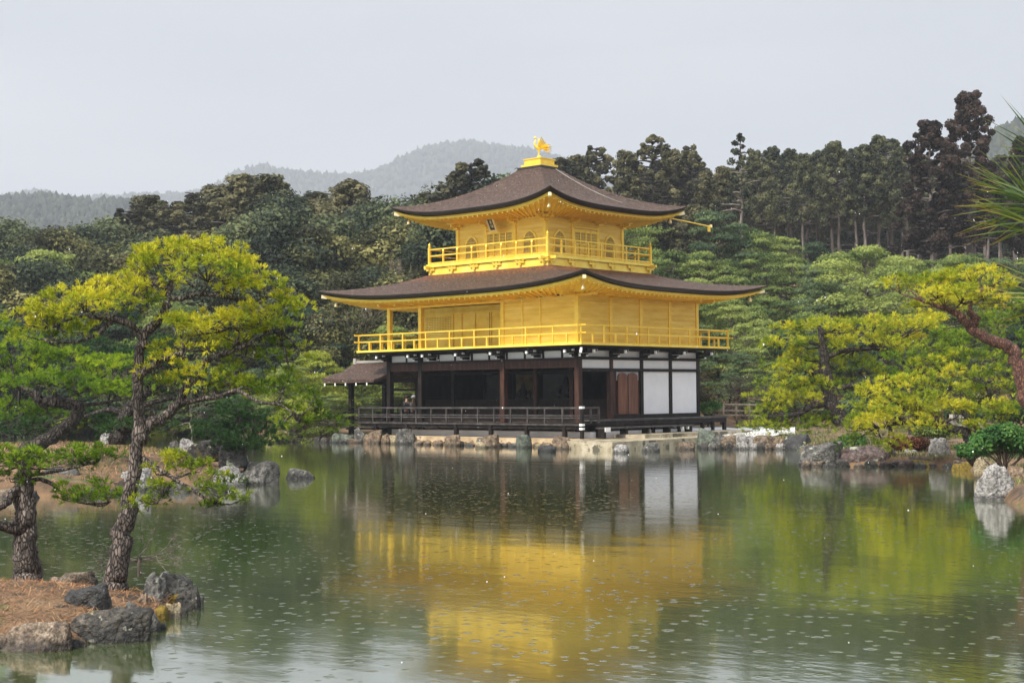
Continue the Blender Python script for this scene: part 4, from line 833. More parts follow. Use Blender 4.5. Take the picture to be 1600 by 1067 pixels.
for (px, py, w, h, m, lb) in [(1105, 700, 28, 30, 'green', 'tall greenish grey rock at the left end of the right bank row'), (1125, 700, 18, 20, 'grey', 'small grey rock right of the tall greenish bank rock'), (1140, 701, 26, 20, 'speck', 'third rock of the right bank row, speckled brown'), (1161, 701, 24, 24, 'white', 'pale speckled rock in the right bank row'),
    (1176, 701, 16, 19, 'white', 'small round pinkish white rock in the right bank row'), (1195, 702, 30, 22, 'speck', 'broad speckled rock in the right bank row'), (1216, 702, 18, 16, 'tan', 'small brown rock between the speckled and dark bank rocks'), (1248, 703, 40, 24, 'black', 'dark smooth grey rock at the end of the right bank row'), (1278, 696, 20, 18, 'grey', 'grey stone behind the big waterside boulders under the layered pine'),
    (1287, 728, 64, 36, 'grey', 'large grey boulder at the right shore, left of the reddish one'), (1357, 727, 96, 30, 'purple', 'long low reddish brown boulder on the right shore'), (1426, 722, 24, 20, 'white', 'small white jagged rock before the reddish brown shrub'),
    (1454, 716, 14, 10, 'grey', 'small grey stone left of the tall white rock'), (1472, 725, 30, 40, 'white', 'tall white rounded rock on the right shore'), (1536, 748, 22, 34, 'cream', 'pale upright rock behind the speckled standing rock at the right edge'), (1558, 781, 48, 54, 'white', 'white and dark speckled standing rock in the water at the right edge'), (1592, 765, 30, 36, 'tan', 'brown rock at the right frame edge beside the standing rock'),
    (1515, 735, 40, 14, 'moss', 'mossy low bank hump right of the tall white rock'), (1440, 729, 50, 10, 'moss', 'flat mossy hump at the waterline under the white rocks')]:
    rock(px, py, w, h, m, lb, sub=5 if w > 40 else 4)
# ------------------------------------------------------------------ vegetation builders
def leaves(name, P, N, size, tint, m, par, aspect=.6, rg=rng):
    """small rhombic leaf clumps: P centres, N facing directions"""
    n = len(P); N = unit(N); T = unit(np.cross(N, rg.normal(size=(n, 3)))); Bt = np.cross(N, T); s = np.broadcast_to(size, (n,))[:, None]*rg.uniform(.6, 1.3, (n, 1))
    V = np.stack([P-T*s, P-Bt*s*aspect+N*s*.15, P+T*s, P+Bt*s*aspect+N*s*.15], 1).reshape(-1, 3)
    return raw(name, V, np.arange(4*n), m, par, attr=np.repeat(tint, 4), nper=4)
def blob(c, r, n, rg, up=.35):
    """leaf centres and normals on a rough ellipsoidal clump"""
    d = unit(rg.normal(size=(n, 3))+[0, 0, up]); rad = rg.uniform(.55, 1.08, (n, 1)); return np.array(c)+d*rad*np.array(r), unit(d+rg.normal(size=(n, 3))*.55), d
def limb(b, a, c, r0, r1, n=5, wob=.12, seg=5, rg=rng):
    a, c = np.array(a, float), np.array(c, float); L_ = np.linalg.norm(c-a); P = []
    for i in range(n+1): t = i/n; P.append(a+(c-a)*t+rg.normal(size=3)*wob*L_*math.sin(math.pi*t)*.5)
    b.tube(P, [r0+(r1-r0)*i/n for i in range(n+1)], seg)
def tree_thing(name, loc=(0, 0, 0)):
    o = bpy.data.objects.new(name, None); LINK(o); o.location = loc; return o
def make_broad(name, H, Wd, seed, m, lm=.12, n=16000, K=46, bot=.12, bark=bark_far, top=1.):
    rg = np.random.default_rng(seed); o = tree_thing(name); b = MB(); limb(b, (0, 0, -.6), (rg.normal()*.3, rg.normal()*.3, H*.75), H*.022, H*.006, 7, .05, 6, rg)
    PP, NN, TT = [], [], []
    for k in range(K):
        z = bot+(1-bot)*rg.uniform(0, 1)**.8; rr = (math.sin(math.pi*min(1, .18+.82*z)**1.1)**.7)*Wd/2 if z > bot else Wd*.3
        a = rg.uniform(0, 6.28); q = rr*rg.uniform(.35, .95)**.6; c = np.array([q*math.cos(a), q*math.sin(a), H*z*.93]); cr_ = Wd*rg.uniform(.10, .19)
        if k % 3 == 0: limb(b, (0, 0, c[2]*.55), c, H*.008, H*.002, 4, .1, 4, rg)
        p, nn_, d = blob(c, (cr_, cr_, cr_*.72), n//K, rg); PP.append(p); NN.append(nn_+[0, 0, .4]); TT.append(np.clip(.45+.25*rg.normal()+.28*d[:, 2]*0+rg.normal(size=len(p))*.15, 0, 1))
    b.build('trunk', bark, o, True); leaves('crown', np.vstack(PP), np.vstack(NN), lm, np.hstack(TT), m, o, rg=rg); return o
def make_conifer(name, H, Wd, seed, m, bare=.45, lm=.125, n=13000, K=60, bark=bark_far, droop=.0, puff=1., open_=0.):
    rg = np.random.default_rng(seed); o = tree_thing(name); b = MB(); lean = rg.normal(size=2)*.015*H
    limb(b, (0, 0, -.8), (lean[0], lean[1], H*.97), H*.017, H*.003, 9, .015, 7, rg)
    PP, NN, TT = [], [], []
    for k in range(K):
        t = (k+rg.uniform(0, 1))/K; z = bare+(1-bare)*t; w = Wd/2*(1-t)**.6*(.5+.75*rg.uniform())+.06*Wd; a = k*2.4+rg.uniform(-.5, .5); q = w*rg.uniform(.35, .9)
        c = np.array([lean[0]*z+q*math.cos(a), lean[1]*z+q*math.sin(a), H*z-droop*q]); cr_ = Wd*rg.uniform(.07, .15)*puff*(1-.35*t)
        if k % 2 == 0 or open_: limb(b, (lean[0]*z, lean[1]*z, H*z-.1*q), c, H*.006, H*.002, 3, .1, 4, rg)
        if open_ and rg.uniform() < open_: continue
        p, nn_, d = blob(c, (cr_, cr_, cr_*.75), n//K, rg); PP.append(p); NN.append(nn_+[0, 0, .3]); TT.append(np.clip(.45+.2*rg.normal()+rg.normal(size=len(p))*.15, 0, 1))
    for k in range(int(8*bare*3)):                 # dead snags on the bare trunk
        z = rg.uniform(.15, bare+.1)*H; a = rg.uniform(0, 6.28); q = rg.uniform(.05, .14)*Wd*2; limb(b, (lean[0]*z/H, lean[1]*z/H, z), (q*math.cos(a), q*math.sin(a), z+rg.uniform(-.2, .5)), H*.003, H*.001, 2, .1, 3, rg)
    b.build('trunk', bark, o, True); leaves('crown', np.vstack(PP), np.vstack(NN), lm, np.hstack(TT), m, o, rg=rg); return o
def make_pine(name, H, Wd, seed, m, K=26, lm=.095, n=14000, bot=.25, bark=bark_far, lean=.08):
    rg = np.random.default_rng(seed); o = tree_thing(name); b = MB(); l = rg.normal(size=2)*lean*H; P = [np.array([l[0]*t+.12*H*.3*math.sin(t*7+seed), l[1]*t+.1*H*.3*math.cos(t*6+seed), H*.9*t-.5*(1-t)]) for t in np.linspace(0, 1, 9)]
    b.tube(P, [H*.022*(1-.85*t) for t in np.linspace(0, 1, 9)], 7)
    PP, NN, TT = [], [], []
    for k in range(K):
        t = (k+.5)/K; z = bot+(1-bot)*t; c0 = P[min(8, int(z*8))]; a = k*2.4+rg.uniform(-.6, .6); w = Wd/2*(1-t*.72)*rg.uniform(.35, 1.) if k < K-2 else Wd*.05
        c = np.array([c0[0]+w*math.cos(a), c0[1]+w*math.sin(a), H*z*.95]); pr_x = Wd*rg.uniform(.12, .22)*(1.1-.4*t); limb(b, (c0[0], c0[1], H*z*.88), c-np.array([0, 0, .1]), H*.008, H*.002, 4, .15, 4, rg)
        q = n//K; ra = np.sqrt(rg.uniform(0, 1, q)); th = rg.uniform(0, 6.28, q); h_ = pr_x*.34; zz = h_*np.sqrt(np.clip(1-ra**2, 0, 1))*rg.uniform(.2, 1.1, q)**.5+rg.normal(size=q)*.05
        lump = .12*pr_x*np.sin(ra*9+th*5)
        p = np.stack([c[0]+pr_x*ra*np.cos(th), c[1]+pr_x*ra*np.sin(th), c[2]+zz+lump*.6], 1); PP.append(p); NN.append(np.stack([np.cos(th)*ra, np.sin(th)*ra, np.full(q, .8)], 1)+rg.normal(size=(q, 3))*.6)
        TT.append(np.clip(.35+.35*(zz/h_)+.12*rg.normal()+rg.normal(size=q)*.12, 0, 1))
    b.build('trunk', bark, o, True); leaves('crown', np.vstack(PP), np.vstack(NN), lm, np.hstack(TT), m, o, .4, rg=rg); return o
def grow(b, p, d, L_, r, depth, rg, spread=.7, up=.15, seg=4, rmin=.006):
    q = np.array(p)+unit(np.array(d))*L_; mid = (np.array(p)+q)/2+rg.normal(size=3)*L_*.09; b.tube([p, mid, q], [r, r*.82, r*.66], seg if r > .03 else 3)
    if depth <= 0: return
    for k in range(2 if rg.uniform() < .55 else 3): grow(b, q, unit(np.array(d))+rg.normal(size=3)*spread+np.array([0, 0, up]), L_*rg.uniform(.62, .85), max(r*.62, rmin), depth-1, rg, spread, up, seg, rmin)
def make_bare(name, H, seed, m=twig_m, depth=6, spread=.42, up=.12):
    rg = np.random.default_rng(seed); o = tree_thing(name); b = MB(); grow(b, (0, 0, -.3), (0, 0, 1), H*.26, H*.018, depth, rg, spread, up, rmin=.008); b.build('branches', m, o, True); return o
def copy_tree(o, loc, rz, s, sz=None):
    r = o.copy(); LINK(r); r.location = loc; r.rotation_euler = (0, 0, rz); r.scale = (s, s, sz or s)
    for ch in o.children: c = ch.copy(); LINK(c); c.parent = r
    return r
PROTO = {}
def proto(k, f, H): PROTO.setdefault(k, []).append([f, H, False])
for i in range(3): proto('broad', make_broad('evergreen_tree', 10, 8.2, 20+i, F_DARK, K=50+8*i), 10)
for i in range(3): proto('olive', make_broad('olive_green_tree', 10, 8, 30+i, F_OLIVE, K=44), 10)
for i in range(3): proto('cedar', make_conifer('cedar_tree', 12, 6.5, 40+i, F_BROWN, .12, K=170, puff=.8, n=17000), 12)
for i in range(2): proto('opencedar', make_conifer('open_crowned_cedar_tree', 12, 6.8, 50+i, F_BROWN, .2, K=150, puff=.5, open_=.3, n=14000, bark=bark_pine_dark), 12)
for i in range(4): proto('cypress', make_conifer('cypress_tree', 15, 7.2, 60+i, F_CYP, .46, K=150, n=15000, puff=.66), 15)
for i in range(3): proto('pine', make_pine('pine_tree', 9, 9, 70+i, F_PINE), 9)
for i in range(2): proto('pineb', make_pine('dark_pine_tree', 9, 8, 80+i, F_PINEB, bark=bark_pine_dark), 9)
for i in range(2): proto('piney', make_pine('yellowish_pine_tree', 6, 8, 90+i, F_PINEY, K=22, lm=.10), 6)
for i in range(2): proto('bare', make_bare('bare_tree', 7, 95+i, twig_m), 7)
proto('barebrown', make_bare('bare_brown_tree', 5, 99, twig_brown, 6, .55), 5)
proto('sugi', make_conifer('dark_brown_cedar_tree', 20, 9.5, 111, F_SUGI, .30, K=105, n=28000, puff=.72, lm=.17), 20)
proto('lonepine', make_conifer('tall_bare_trunk_pine_tree', 16, 4.6, 121, F_CYP, .58, K=34, n=3600, puff=.9, open_=.15), 16)
DESC = {'broad': ('rounded dark evergreen tree', 'tree'), 'olive': ('olive green broadleaf tree', 'tree'), 'cedar': ('brownish cedar', 'cedar'), 'opencedar': ('open crowned brownish cedar', 'cedar'), 'cypress': ('tall bare stemmed cypress', 'cypress'), 'pine': ('mid green layered pine', 'pine'), 'pineb': ('dark bluish pine', 'pine'),
        'piney': ('low yellowish green pine', 'pine'), 'bare': ('leafless pale tree', 'bare tree'), 'barebrown': ('leafless brown bush', 'bush'), 'sugi': ('very dark brown cedar', 'cedar'), 'lonepine': ('slender conifer with long bare trunk', 'conifer')}
ORD = ['first', 'second', 'third', 'fourth', 'fifth', 'sixth', 'seventh', 'eighth', 'ninth', 'tenth', 'eleventh', 'twelfth', 'thirteenth', 'fourteenth', 'fifteenth', 'sixteenth', 'seventeenth', 'eighteenth', 'nineteenth', 'twentieth']
PLACED = {}
def plant(kind, px, D, ytop, row, wf=1., lift=0.):
    pr = random.choice(PROTO[kind]); P = gpt(px, D); top = at(px, ytop, D)[2]; Hh = max(top-P[2], 1.2); s = Hh/pr[1]
    sx = s*wf if s > .55 else max(s, .55)*wf*.9
    if not pr[2]: o = pr[0]; pr[2] = True; o.location = P; o.scale = (sx, sx, s); o.rotation_euler = (0, 0, random.uniform(0, 6.28))
    else: o = copy_tree(pr[0], P, random.uniform(0, 6.28), sx, s)
    o.location[2] -= .15; PLACED.setdefault((row, kind), []).append((px, o)); return o
def label_rows():
    for (row, kind), L_ in PLACED.items():
        L_.sort(key=lambda t: t[0]); d, c = DESC[kind]
        for i, (px, o) in enumerate(L_):
            pre = (ORD[i]+' ' if len(L_) > 1 else '') if i < 20 else 'far right '
            tag(o, f'{pre}{d} from the left, {row}' if len(L_) > 1 else f'{d}, {row}', c, f'{d}s, {row}' if len(L_) > 1 else None)
# ------------------------------------------------------------------ woods behind the pond
RL = 'skyline row left of pavilion'
for px, y, D, k in [(-30, 350, 118, 'broad'), (14, 343, 120, 'broad'), (52, 356, 125, 'broad'), (88, 350, 118, 'olive'), (128, 352, 122, 'broad'), (166, 342, 124, 'broad'), (205, 326, 126, 'opencedar'), (238, 306, 128, 'cedar'), (272, 318, 124, 'opencedar'), (306, 298, 130, 'opencedar'), (340, 292, 128, 'cedar'), (378, 277, 126, 'cedar'), (412, 276, 124, 'cedar'),
                    (446, 300, 122, 'broad'), (484, 302, 124, 'cedar'), (510, 310, 122, 'cedar'), (541, 284, 120, 'cedar'), (575, 322, 116, 'broad'), (604, 304, 114, 'broad'), (634, 318, 118, 'broad'), (660, 300, 122, 'bare'), (690, 290, 124, 'olive'), (733, 251, 122, 'opencedar'), (772, 272, 124, 'broad'), (805, 268, 128, 'pine'), (842, 262, 130, 'broad'), (872, 252, 132, 'cedar')]:
    plant(k, px, D, y, RL, 1.45 if 'cedar' in k else 1.1)
RL2 = 'second row left of pavilion'
for i, px in enumerate(range(-50, 860, 44)):
    y = float(np.interp(px, [0, 100, 250, 400, 560, 700, 860], [385, 385, 372, 335, 350, 345, 350]))+random.uniform(-14, 16)
    plant(random.choices(['broad', 'olive', 'cedar', 'pine'], [3, 3, 2, .7])[0], px+random.uniform(-9, 9), 104+random.uniform(-5, 5), y, RL2, 1.1)
RL3 = 'third row left of pavilion'
for i, px in enumerate(range(-60, 880, 46)):
    y = float(np.interp(px, [0, 150, 400, 600, 860], [425, 400, 415, 425, 430]))+random.uniform(-18, 22)
    plant(random.choices(['broad', 'olive', 'pine', 'cedar'], [2.4, 3, 1.3, 1])[0], px+random.uniform(-10, 10), 93+random.uniform(-3, 3), y, RL3, 1.15)
RL4 = 'fourth row left of pavilion'
for i, px in enumerate(range(-70, 900, 50)):
    y = 478+random.uniform(-20, 22)
    plant(random.choices(['broad', 'olive', 'pineb', 'pine'], [2, 2, 3, 2])[0], px+random.uniform(-10, 10), 86.5+random.uniform(-2, 2), y, RL4, 1.15)
RL5 = 'bank row left of pavilion'
for px, y, D, k in [(-40, 560, 84, 'pineb'), (30, 545, 83.5, 'broad'), (95, 560, 84, 'pineb'), (160, 575, 85, 'pine'), (225, 560, 86, 'pine'), (268, 615, 85, 'piney'), (300, 560, 82, 'pineb'), (350, 565, 83, 'pine'), (400, 570, 80, 'pineb'), (448, 560, 76, 'pine'), (500, 545, 78, 'piney'), (560, 560, 83, 'piney'), (540, 606, 80, 'pine'), (600, 590, 84, 'pine'), (640, 570, 90, 'pineb'), (508, 610, 71, 'pine'), (455, 615, 70, 'piney')]:
    plant(k, px, D, y, RL5, 1.)
for px, y, D in [(595, 375, 99, ), (640, 355, 100), (548, 440, 88), (300, 590, 80)]: plant('bare', px, D, y, 'among the evergreens left of pavilion')
plant('barebrown', 700, 121, 288, 'on the skyline above the lower roof'); plant('barebrown', 100, 88, 440, 'among dark trees at far left'); plant('barebrown', 225, 82, 500, 'behind the main pine crown')
# right side
RR = 'skyline row right of pavilion'
for px, y, D, k in [(905, 246, 140, 'cedar'), (938, 228, 138, 'opencedar'), (982, 238, 136, 'cedar'), (1024, 208, 134, 'opencedar'), (1052, 236, 138, 'cedar'), (1084, 226, 136, 'opencedar'), (1108, 268, 134, 'cedar'), (1132, 262, 140, 'cedar')]: plant(k, px, D, y, RR, .95)
plant('lonepine', 1162, 118, 208, 'rising alone above the pines right of pavilion', .9)
RC = 'in the cypress stand'
for i, px in enumerate(list(range(1150, 1640, 21))):
    y = float(np.interp(px, [1150, 1190, 1225, 1260, 1300, 1340, 1385, 1430, 1480, 1640], [262, 240, 222, 236, 222, 226, 214, 236, 262, 262]))+random.uniform(-7, 9)
    plant('cypress', px+random.uniform(-5, 5), 146+random.uniform(-6, 8), y, RC+', front rank', .95)
for i, px in enumerate(range(1140, 1650, 25)): plant('cypress', px, 166+random.uniform(-5, 5), 250+random.uniform(-15, 20), RC+', middle rank', 1.1)
for i, px in enumerate(range(1000, 1660, 30)): plant('cedar', px, 184+random.uniform(-4, 4), 262+random.uniform(-10, 20), 'behind the cypress stand', 1.3)
for i, px in enumerate(range(1130, 1660, 34)): plant('broad', px, 176, 330+random.uniform(-10, 20), 'in the dark floor of the cypress stand', 1.2)
for px, y, D, w in [(1462, 188, 122, 1.0), (1519, 145, 124, .9), (1607, 215, 126, .9)]: plant('sugi', px, D, y, 'above the cypress wood', w)
R2 = 'upper slope row right of pavilion'
for i, px in enumerate(range(880, 1660, 40)):
    y = float(np.interp(px, [880, 1000, 1100, 1200, 1300, 1450, 1600], [330, 330, 318, 350, 385, 400, 400]))+random.uniform(-12, 14)
    plant(random.choices(['pine', 'pineb', 'cedar', 'olive'], [6, 1, 1.5, 1.2])[0], px+random.uniform(-8, 8), 113+random.uniform(-4, 4), y, R2, 1.05)
R3 = 'middle slope row right of pavilion'
for i, px in enumerate(range(890, 1660, 42)): plant(random.choices(['pine', 'olive', 'broad', 'pineb'], [6, .8, .4, 1])[0], px+random.uniform(-8, 8), 102+random.uniform(-3, 3), 392+random.uniform(-16, 18), R3, 1.05)
R4 = 'lower slope row right of pavilion'
for i, px in enumerate(range(880, 1660, 44)): plant(random.choices(['pine', 'pineb', 'olive'], [5, 3, .6])[0], px+random.uniform(-8, 8), 92+random.uniform(-3, 3), 440+random.uniform(-16, 22), R4, 1.1)
R5 = 'foot of the slope right of pavilion'
for i, px in enumerate(range(1070, 1640, 47)): plant(random.choices(['pine', 'pineb', 'broad'], [3, 4, .6])[0], px+random.uniform(-8, 8), 83+random.uniform(-2, 2), 500+random.uniform(-16, 22), R5, 1.1)
for px, y, D, k in [(1155, 545, 80, 'pineb'), (1190, 560, 79, 'pine'), (1230, 600, 74, 'pineb')]: plant(k, px, D, y, 'by the garden fence right of pavilion')
for px, y, D in [(1105, 560, 73), (1150, 572, 74), (1128, 556, 76)]: plant('barebrown', px, D, y, 'tangled beside the garden fence', 1.5)
plant('bare', 1152, 70.5, 618, 'small and low before the garden fence', 1.2)
# light pine with a red trunk and pale dead limbs
rp = PROTO['pine'][0]; o = plant('pine', 1345, 87, 372, 'tall and pale with red trunk behind the shore pines', 1.1)
label_rows()
for k, L_ in PROTO.items():
    for f, H, used in L_:
        if not used:
            for c in list(f.children): bpy.data.objects.remove(c)
            bpy.data.objects.remove(f)
# ------------------------------------------------------------------ hills far away
def ridge(name, D, w, pts, seed, ntree, th, cm):
    pf = prof(pts); rg = np.random.default_rng(seed); px = np.linspace(pts[0][0], pts[-1][0], 160); dv = np.linspace(D-w, D+w*.8, 40)
    def h_(x, d):
        top = np.array([at(a, b_, D)[2] for a, b_ in zip(np.atleast_1d(x), np.atleast_1d(pf(x)))])-th*.55
        u = (d-D)/w; base = 8.; f = np.where(u < 0, sst(np.clip(1+u, 0, 1))*1., sst(np.clip(1-u/.8, 0, 1)))
        rid = 1-.10*np.abs(np.sin(x*.021+d*.004+seed))*(1-np.exp(-(u*3)**2))
        return base+(top-base)*f*rid
    Xg, Dg = np.meshgrid(px, dv); hh = h_(Xg.ravel(), Dg.ravel()); s = (Xg.ravel()-800)/FPX*Dg.ravel()
    V = CAM*np.array([1, 1, 0])+s[:, None]*HR+Dg.ravel()[:, None]*HF; V[:, 2] = hh; nu = len(px); ii, jj = np.meshgrid(np.arange(len(dv)-1), np.arange(nu-1), indexing='ij'); q = (ii*nu+jj).ravel()
    tag(raw(name, V, np.stack([q, q+1, q+nu+1, q+nu], 1).ravel(), cm, smooth=True, nper=4), kind='structure')
    tx = rg.uniform(px[0], px[-1], ntree); td = D+w*(rg.uniform(0, 1, ntree)**.8*-.9+.08); z = h_(tx, td); s = (tx-800)/FPX*td
    C_ = CAM*np.array([1, 1, 0])+s[:, None]*HR+td[:, None]*HF; C_[:, 2] = z
    Vi, Fi = ICO[1]; n = len(Vi); sc_ = th*rg.uniform(.55, 1.15, ntree)
    Vt = (Vi[None]*np.stack([sc_*.36, sc_*.36, sc_*.62], 1)[:, None, :])*(1+rg.normal(size=(ntree, n, 1))*.28)+C_[:, None, :]+np.array([0, 0, 1])*(sc_*.35)[:, None, None]
    Ft = (Fi[None]+np.arange(ntree)[:, None, None]*n).ravel()
    tag(raw(name+'_wood', Vt.reshape(-1, 3), Ft, F_CANOPY, smooth=False, attr=np.repeat(rg.uniform(.1, .9, ntree), n), nper=3), kind='stuff')
hillm = mat('hill_floor', [(.02, .032, .018), (.045, .06, .03)], .02, .9)
ridge('far_hills', 2900, 800, [(-500, 300), (-100, 305), (0, 308), (55, 298), (105, 312), (200, 307), (300, 303), (340, 290), (372, 270), (410, 260), (440, 267), (480, 272), (540, 276), (585, 270), (620, 252), (660, 236), (700, 225), (740, 222), (790, 232), (830, 236), (870, 246), (910, 265), (960, 290), (1200, 300), (2100, 290)], 3, 26000, 13, hillm)
ridge('near_left_hill', 1150, 320, [(-700, 330), (-200, 315), (0, 312), (70, 306), (140, 318), (210, 316), (300, 335), (380, 350), (500, 372), (700, 400)], 5, 16000, 7.5, hillm)
ridge('near_right_hill', 900, 240, [(1150, 400), (1400, 300), (1480, 262), (1530, 238), (1560, 214), (1590, 196), (1700, 175), (2000, 160), (2400, 180)], 8, 12000, 8, hillm)
# ------------------------------------------------------------------ foreground pines
def tufts(C_, A_, ln, nn, tint, rg, wd=.0042, spread=.75):
    """needle bursts: C_ centres, A_ axes; each needle a slender blade"""
    n = len(C_); d = unit(np.repeat(unit(A_), nn, 0)+rg.normal(size=(n*nn, 3))*spread*.62); p0 = np.repeat(C_, nn, 0)-d*.01; L_ = np.repeat(np.broadcast_to(ln, (n,)), nn)[:, None]*rg.uniform(.7, 1.15, (n*nn, 1))
    sd2 = unit(np.cross(d, rg.normal(size=(n*nn, 3))))*np.repeat(np.broadcast_to(wd, (n,)), nn)[:, None]; V = np.stack([p0-sd2*.6, p0+sd2*.6, p0+d*L_*.7+sd2*.7, p0+d*L_, p0+d*L_*.7-sd2*.7], 1)
    V[:, 3, 2] -= (L_[:, 0]*.10)
    tt = np.clip(np.repeat(tint, nn)+rg.normal(size=n*nn)*.09, 0, 1); return V.reshape(-1, 3), np.repeat(tt, 5)
def build_tufts(name, parts, m, par):
    V = np.vstack([p[0] for p in parts]); T = np.hstack([p[1] for p in parts]); return raw(name, V, np.arange(len(V)), m, par, attr=T, nper=5)
def hero_pine(name, D, base, limbs, pads, label, mneed, mbark, scale=1., seed=1, nn=15, dens=1., tw=.7, group=None, topdark=None):
    """limbs: rows (px, py, depth offset, radius px); pads: (px, py, half width px, half height px, tint, depth offset)"""
    rg = np.random.default_rng(seed); P0 = at(base[0], base[1], D); t = thing(name, tuple(P0), label, 'pine', group); k = D/FPX
    b = MB(); LP = []
    for lm in limbs:
        W_ = np.array([[*at(px, py, D+dd), r*k] for px, py, dd, r in lm]); W_ = smooth_path(W_, 5)
        W_[1:-1, :3] += rg.normal(size=(len(W_)-2, 3))*W_[1:-1, 3:4]*.16
        b.tube([w[:3] for w in W_], [w[3]*(1+rg.uniform(-.07, .09)) for w in W_], 14 if W_[0, 3] > .05 else 7, .035); LP.append(W_[:, :3])
    LP = np.vstack(LP); parts = []
    for px, py, hw, hh, tint, dd in pads:
        c = at(px, py, D+dd); rx = hw*k; rz = hh*k; ry = rx*rg.uniform(.65, .9); cs = .115*scale
        m_ = max(6, int(1.12*dens*rx*ry*3.14/(cs*cs*1.9)))
        a = rg.uniform(0, 6.283, m_); q = np.sqrt(rg.uniform(0, 1, m_)); irregular = 1+.22*np.sin(3*a+rg.uniform(0, 6))+.12*np.sin(7*a+rg.uniform(0, 6)); q = q*irregular
        zz = rz*(np.sqrt(np.clip(1.05-q**2, .02, 1))*rg.uniform(-.35, 1., m_)**1+.0)
        zz = rz*(1.5*np.sqrt(np.clip(1.02-np.minimum(q, 1)**2, .0, 1))*np.where(rg.uniform(0, 1, m_) < .68, rg.uniform(.75, 1., m_), rg.uniform(.0, .8, m_))-.75)
        cc = np.array(c)+np.outer(rx*q*np.cos(a), HR)+np.outer(ry*q*np.sin(a), HF)+np.outer(zz, [0, 0, 1])
        # twigs from the nearest limb to some clumps
        i0 = np.argmin(np.linalg.norm(LP-np.array(c)+np.array([0, 0, rz*.4]), axis=1)); root = LP[i0]
        hubs = []
        for h_ in range(max(2, int(m_/9))):
            e = cc[rg.integers(m_)]; mid = root+(e-root)*.55+np.array([0, 0, -rz*.35])+rg.normal(size=3)*rx*.06; b.tube([root, root+(mid-root)*.5+rg.normal(size=3)*rx*.05, mid], [.016*scale, .012*scale, .009*scale], 5); hubs.append(mid)
        hubs = np.array(hubs)
        for j in range(m_):
            if rg.uniform() < tw:
                h_ = hubs[np.argmin(np.linalg.norm(hubs-cc[j], axis=1))]; mid = (h_+cc[j])/2+rg.normal(size=3)*.04*scale; b.tube([h_, mid, cc[j]], [.0065*scale, .005*scale, .003*scale], 3)
        nt = 7; dr = unit(rg.normal(size=(m_, nt, 3))+[0, 0, .55]); C2 = cc[:, None, :]+dr*np.array([cs, cs, cs*.55])*rg.uniform(.4, 1, (m_, nt, 1)); ax = dr+np.array([0, 0, .55])
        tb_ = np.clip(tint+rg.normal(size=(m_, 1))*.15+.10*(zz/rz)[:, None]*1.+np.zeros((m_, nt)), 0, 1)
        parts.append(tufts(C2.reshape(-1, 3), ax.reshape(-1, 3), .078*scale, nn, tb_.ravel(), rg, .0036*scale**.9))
    b.build('trunk', mbark, t, True); build_tufts('crown', parts, mneed, t); return t
A_limbs = [
 [(176, 925, 0, 22.8), (184, 885, 0, 17.1), (196, 820, 0, 13.8), (206, 760, 0, 11.1), (214, 700, 0, 10.2), (217, 650, 0, 9.0), (215, 610, 0, 9.0), (215, 580, 0, 8.2), (219, 545, 0, 8.2), (228, 520, 0, 7.8), (245, 503, 0, 7.0), (258, 482, 0, 6.6), (262, 460, .1, 5.3), (268, 441, .2, 4.1), (284, 428, .2, 2.9), (292, 405, .2, 1.6)],
 [(222, 526, 0, 5.7), (202, 507, -.1, 5.3), (176, 499, -.2, 4.5), (150, 496, -.3, 3.3), (125, 494, -.3, 2.5), (88, 507, -.4, 1.6)],
 [(176, 500, -.2, 2.9), (165, 512, -.2, 2.9), (150, 523, -.3, 2.5), (120, 534, -.3, 2.0), (78, 535, -.4, 1.3)],
 [(262, 465, .1, 4.1), (280, 468, .1, 3.7), (300, 461, .1, 3.3), (337, 461, .2, 3.0), (365, 466, .3, 2.5), (392, 470, .3, 2.0), (425, 462, .4, 1.5)],
 [(214, 590, 0, 6.6), (230, 578, -.1, 6.6), (250, 563, -.2, 5.7), (266, 557, -.3, 4.9), (286, 551, -.3, 3.3)],
 [(219, 690, 0, 10.7), (232, 664, .05, 9.0), (262, 648, .1, 8.2), (280, 628, .1, 7.8), (292, 602, .1, 7.4), (312, 584, .1, 6.6), (325, 562, .1, 4.9), (345, 554, .2, 4.1), (361, 549, .2, 3.7), (385, 539, .2, 2.9), (412, 524, .3, 2.0), (440, 520, .3, 1.2)],
 [(285, 630, .1, 4.9), (300, 626, 0, 4.9), (337, 620, -.1, 3.7), (371, 611, -.2, 3.0), (405, 628, -.3, 2.5), (438, 633, -.3, 1.8), (462, 648, -.3, 1.1)],
 [(362, 549, .2, 2.5), (368, 536, .2, 2.5), (374, 520, .2, 1.6), (362, 512, .2, 1.1)], [(318, 575, .1, 2.5), (326, 560, 0, 2.1), (322, 545, 0, 1.5)],
 [(224, 716, 0, 4.5), (240, 728, -.1, 4.1), (266, 744, -.2, 3.3), (297, 763, -.3, 2.6), (332, 786, -.3, 1.6)], [(272, 748, -.2, 2.5), (262, 765, -.2, 2.1), (246, 784, -.2, 1.3)],
 [(290, 428, .2, 2.1), (320, 432, .3, 1.8), (355, 428, .3, 1.2)], [(264, 452, .1, 2.5), (248, 448, 0, 2.1), (235, 452, -.1, 1.5)], [(286, 430, .2, 2.5), (296, 445, .2, 2.1), (316, 447, .3, 1.3)]]
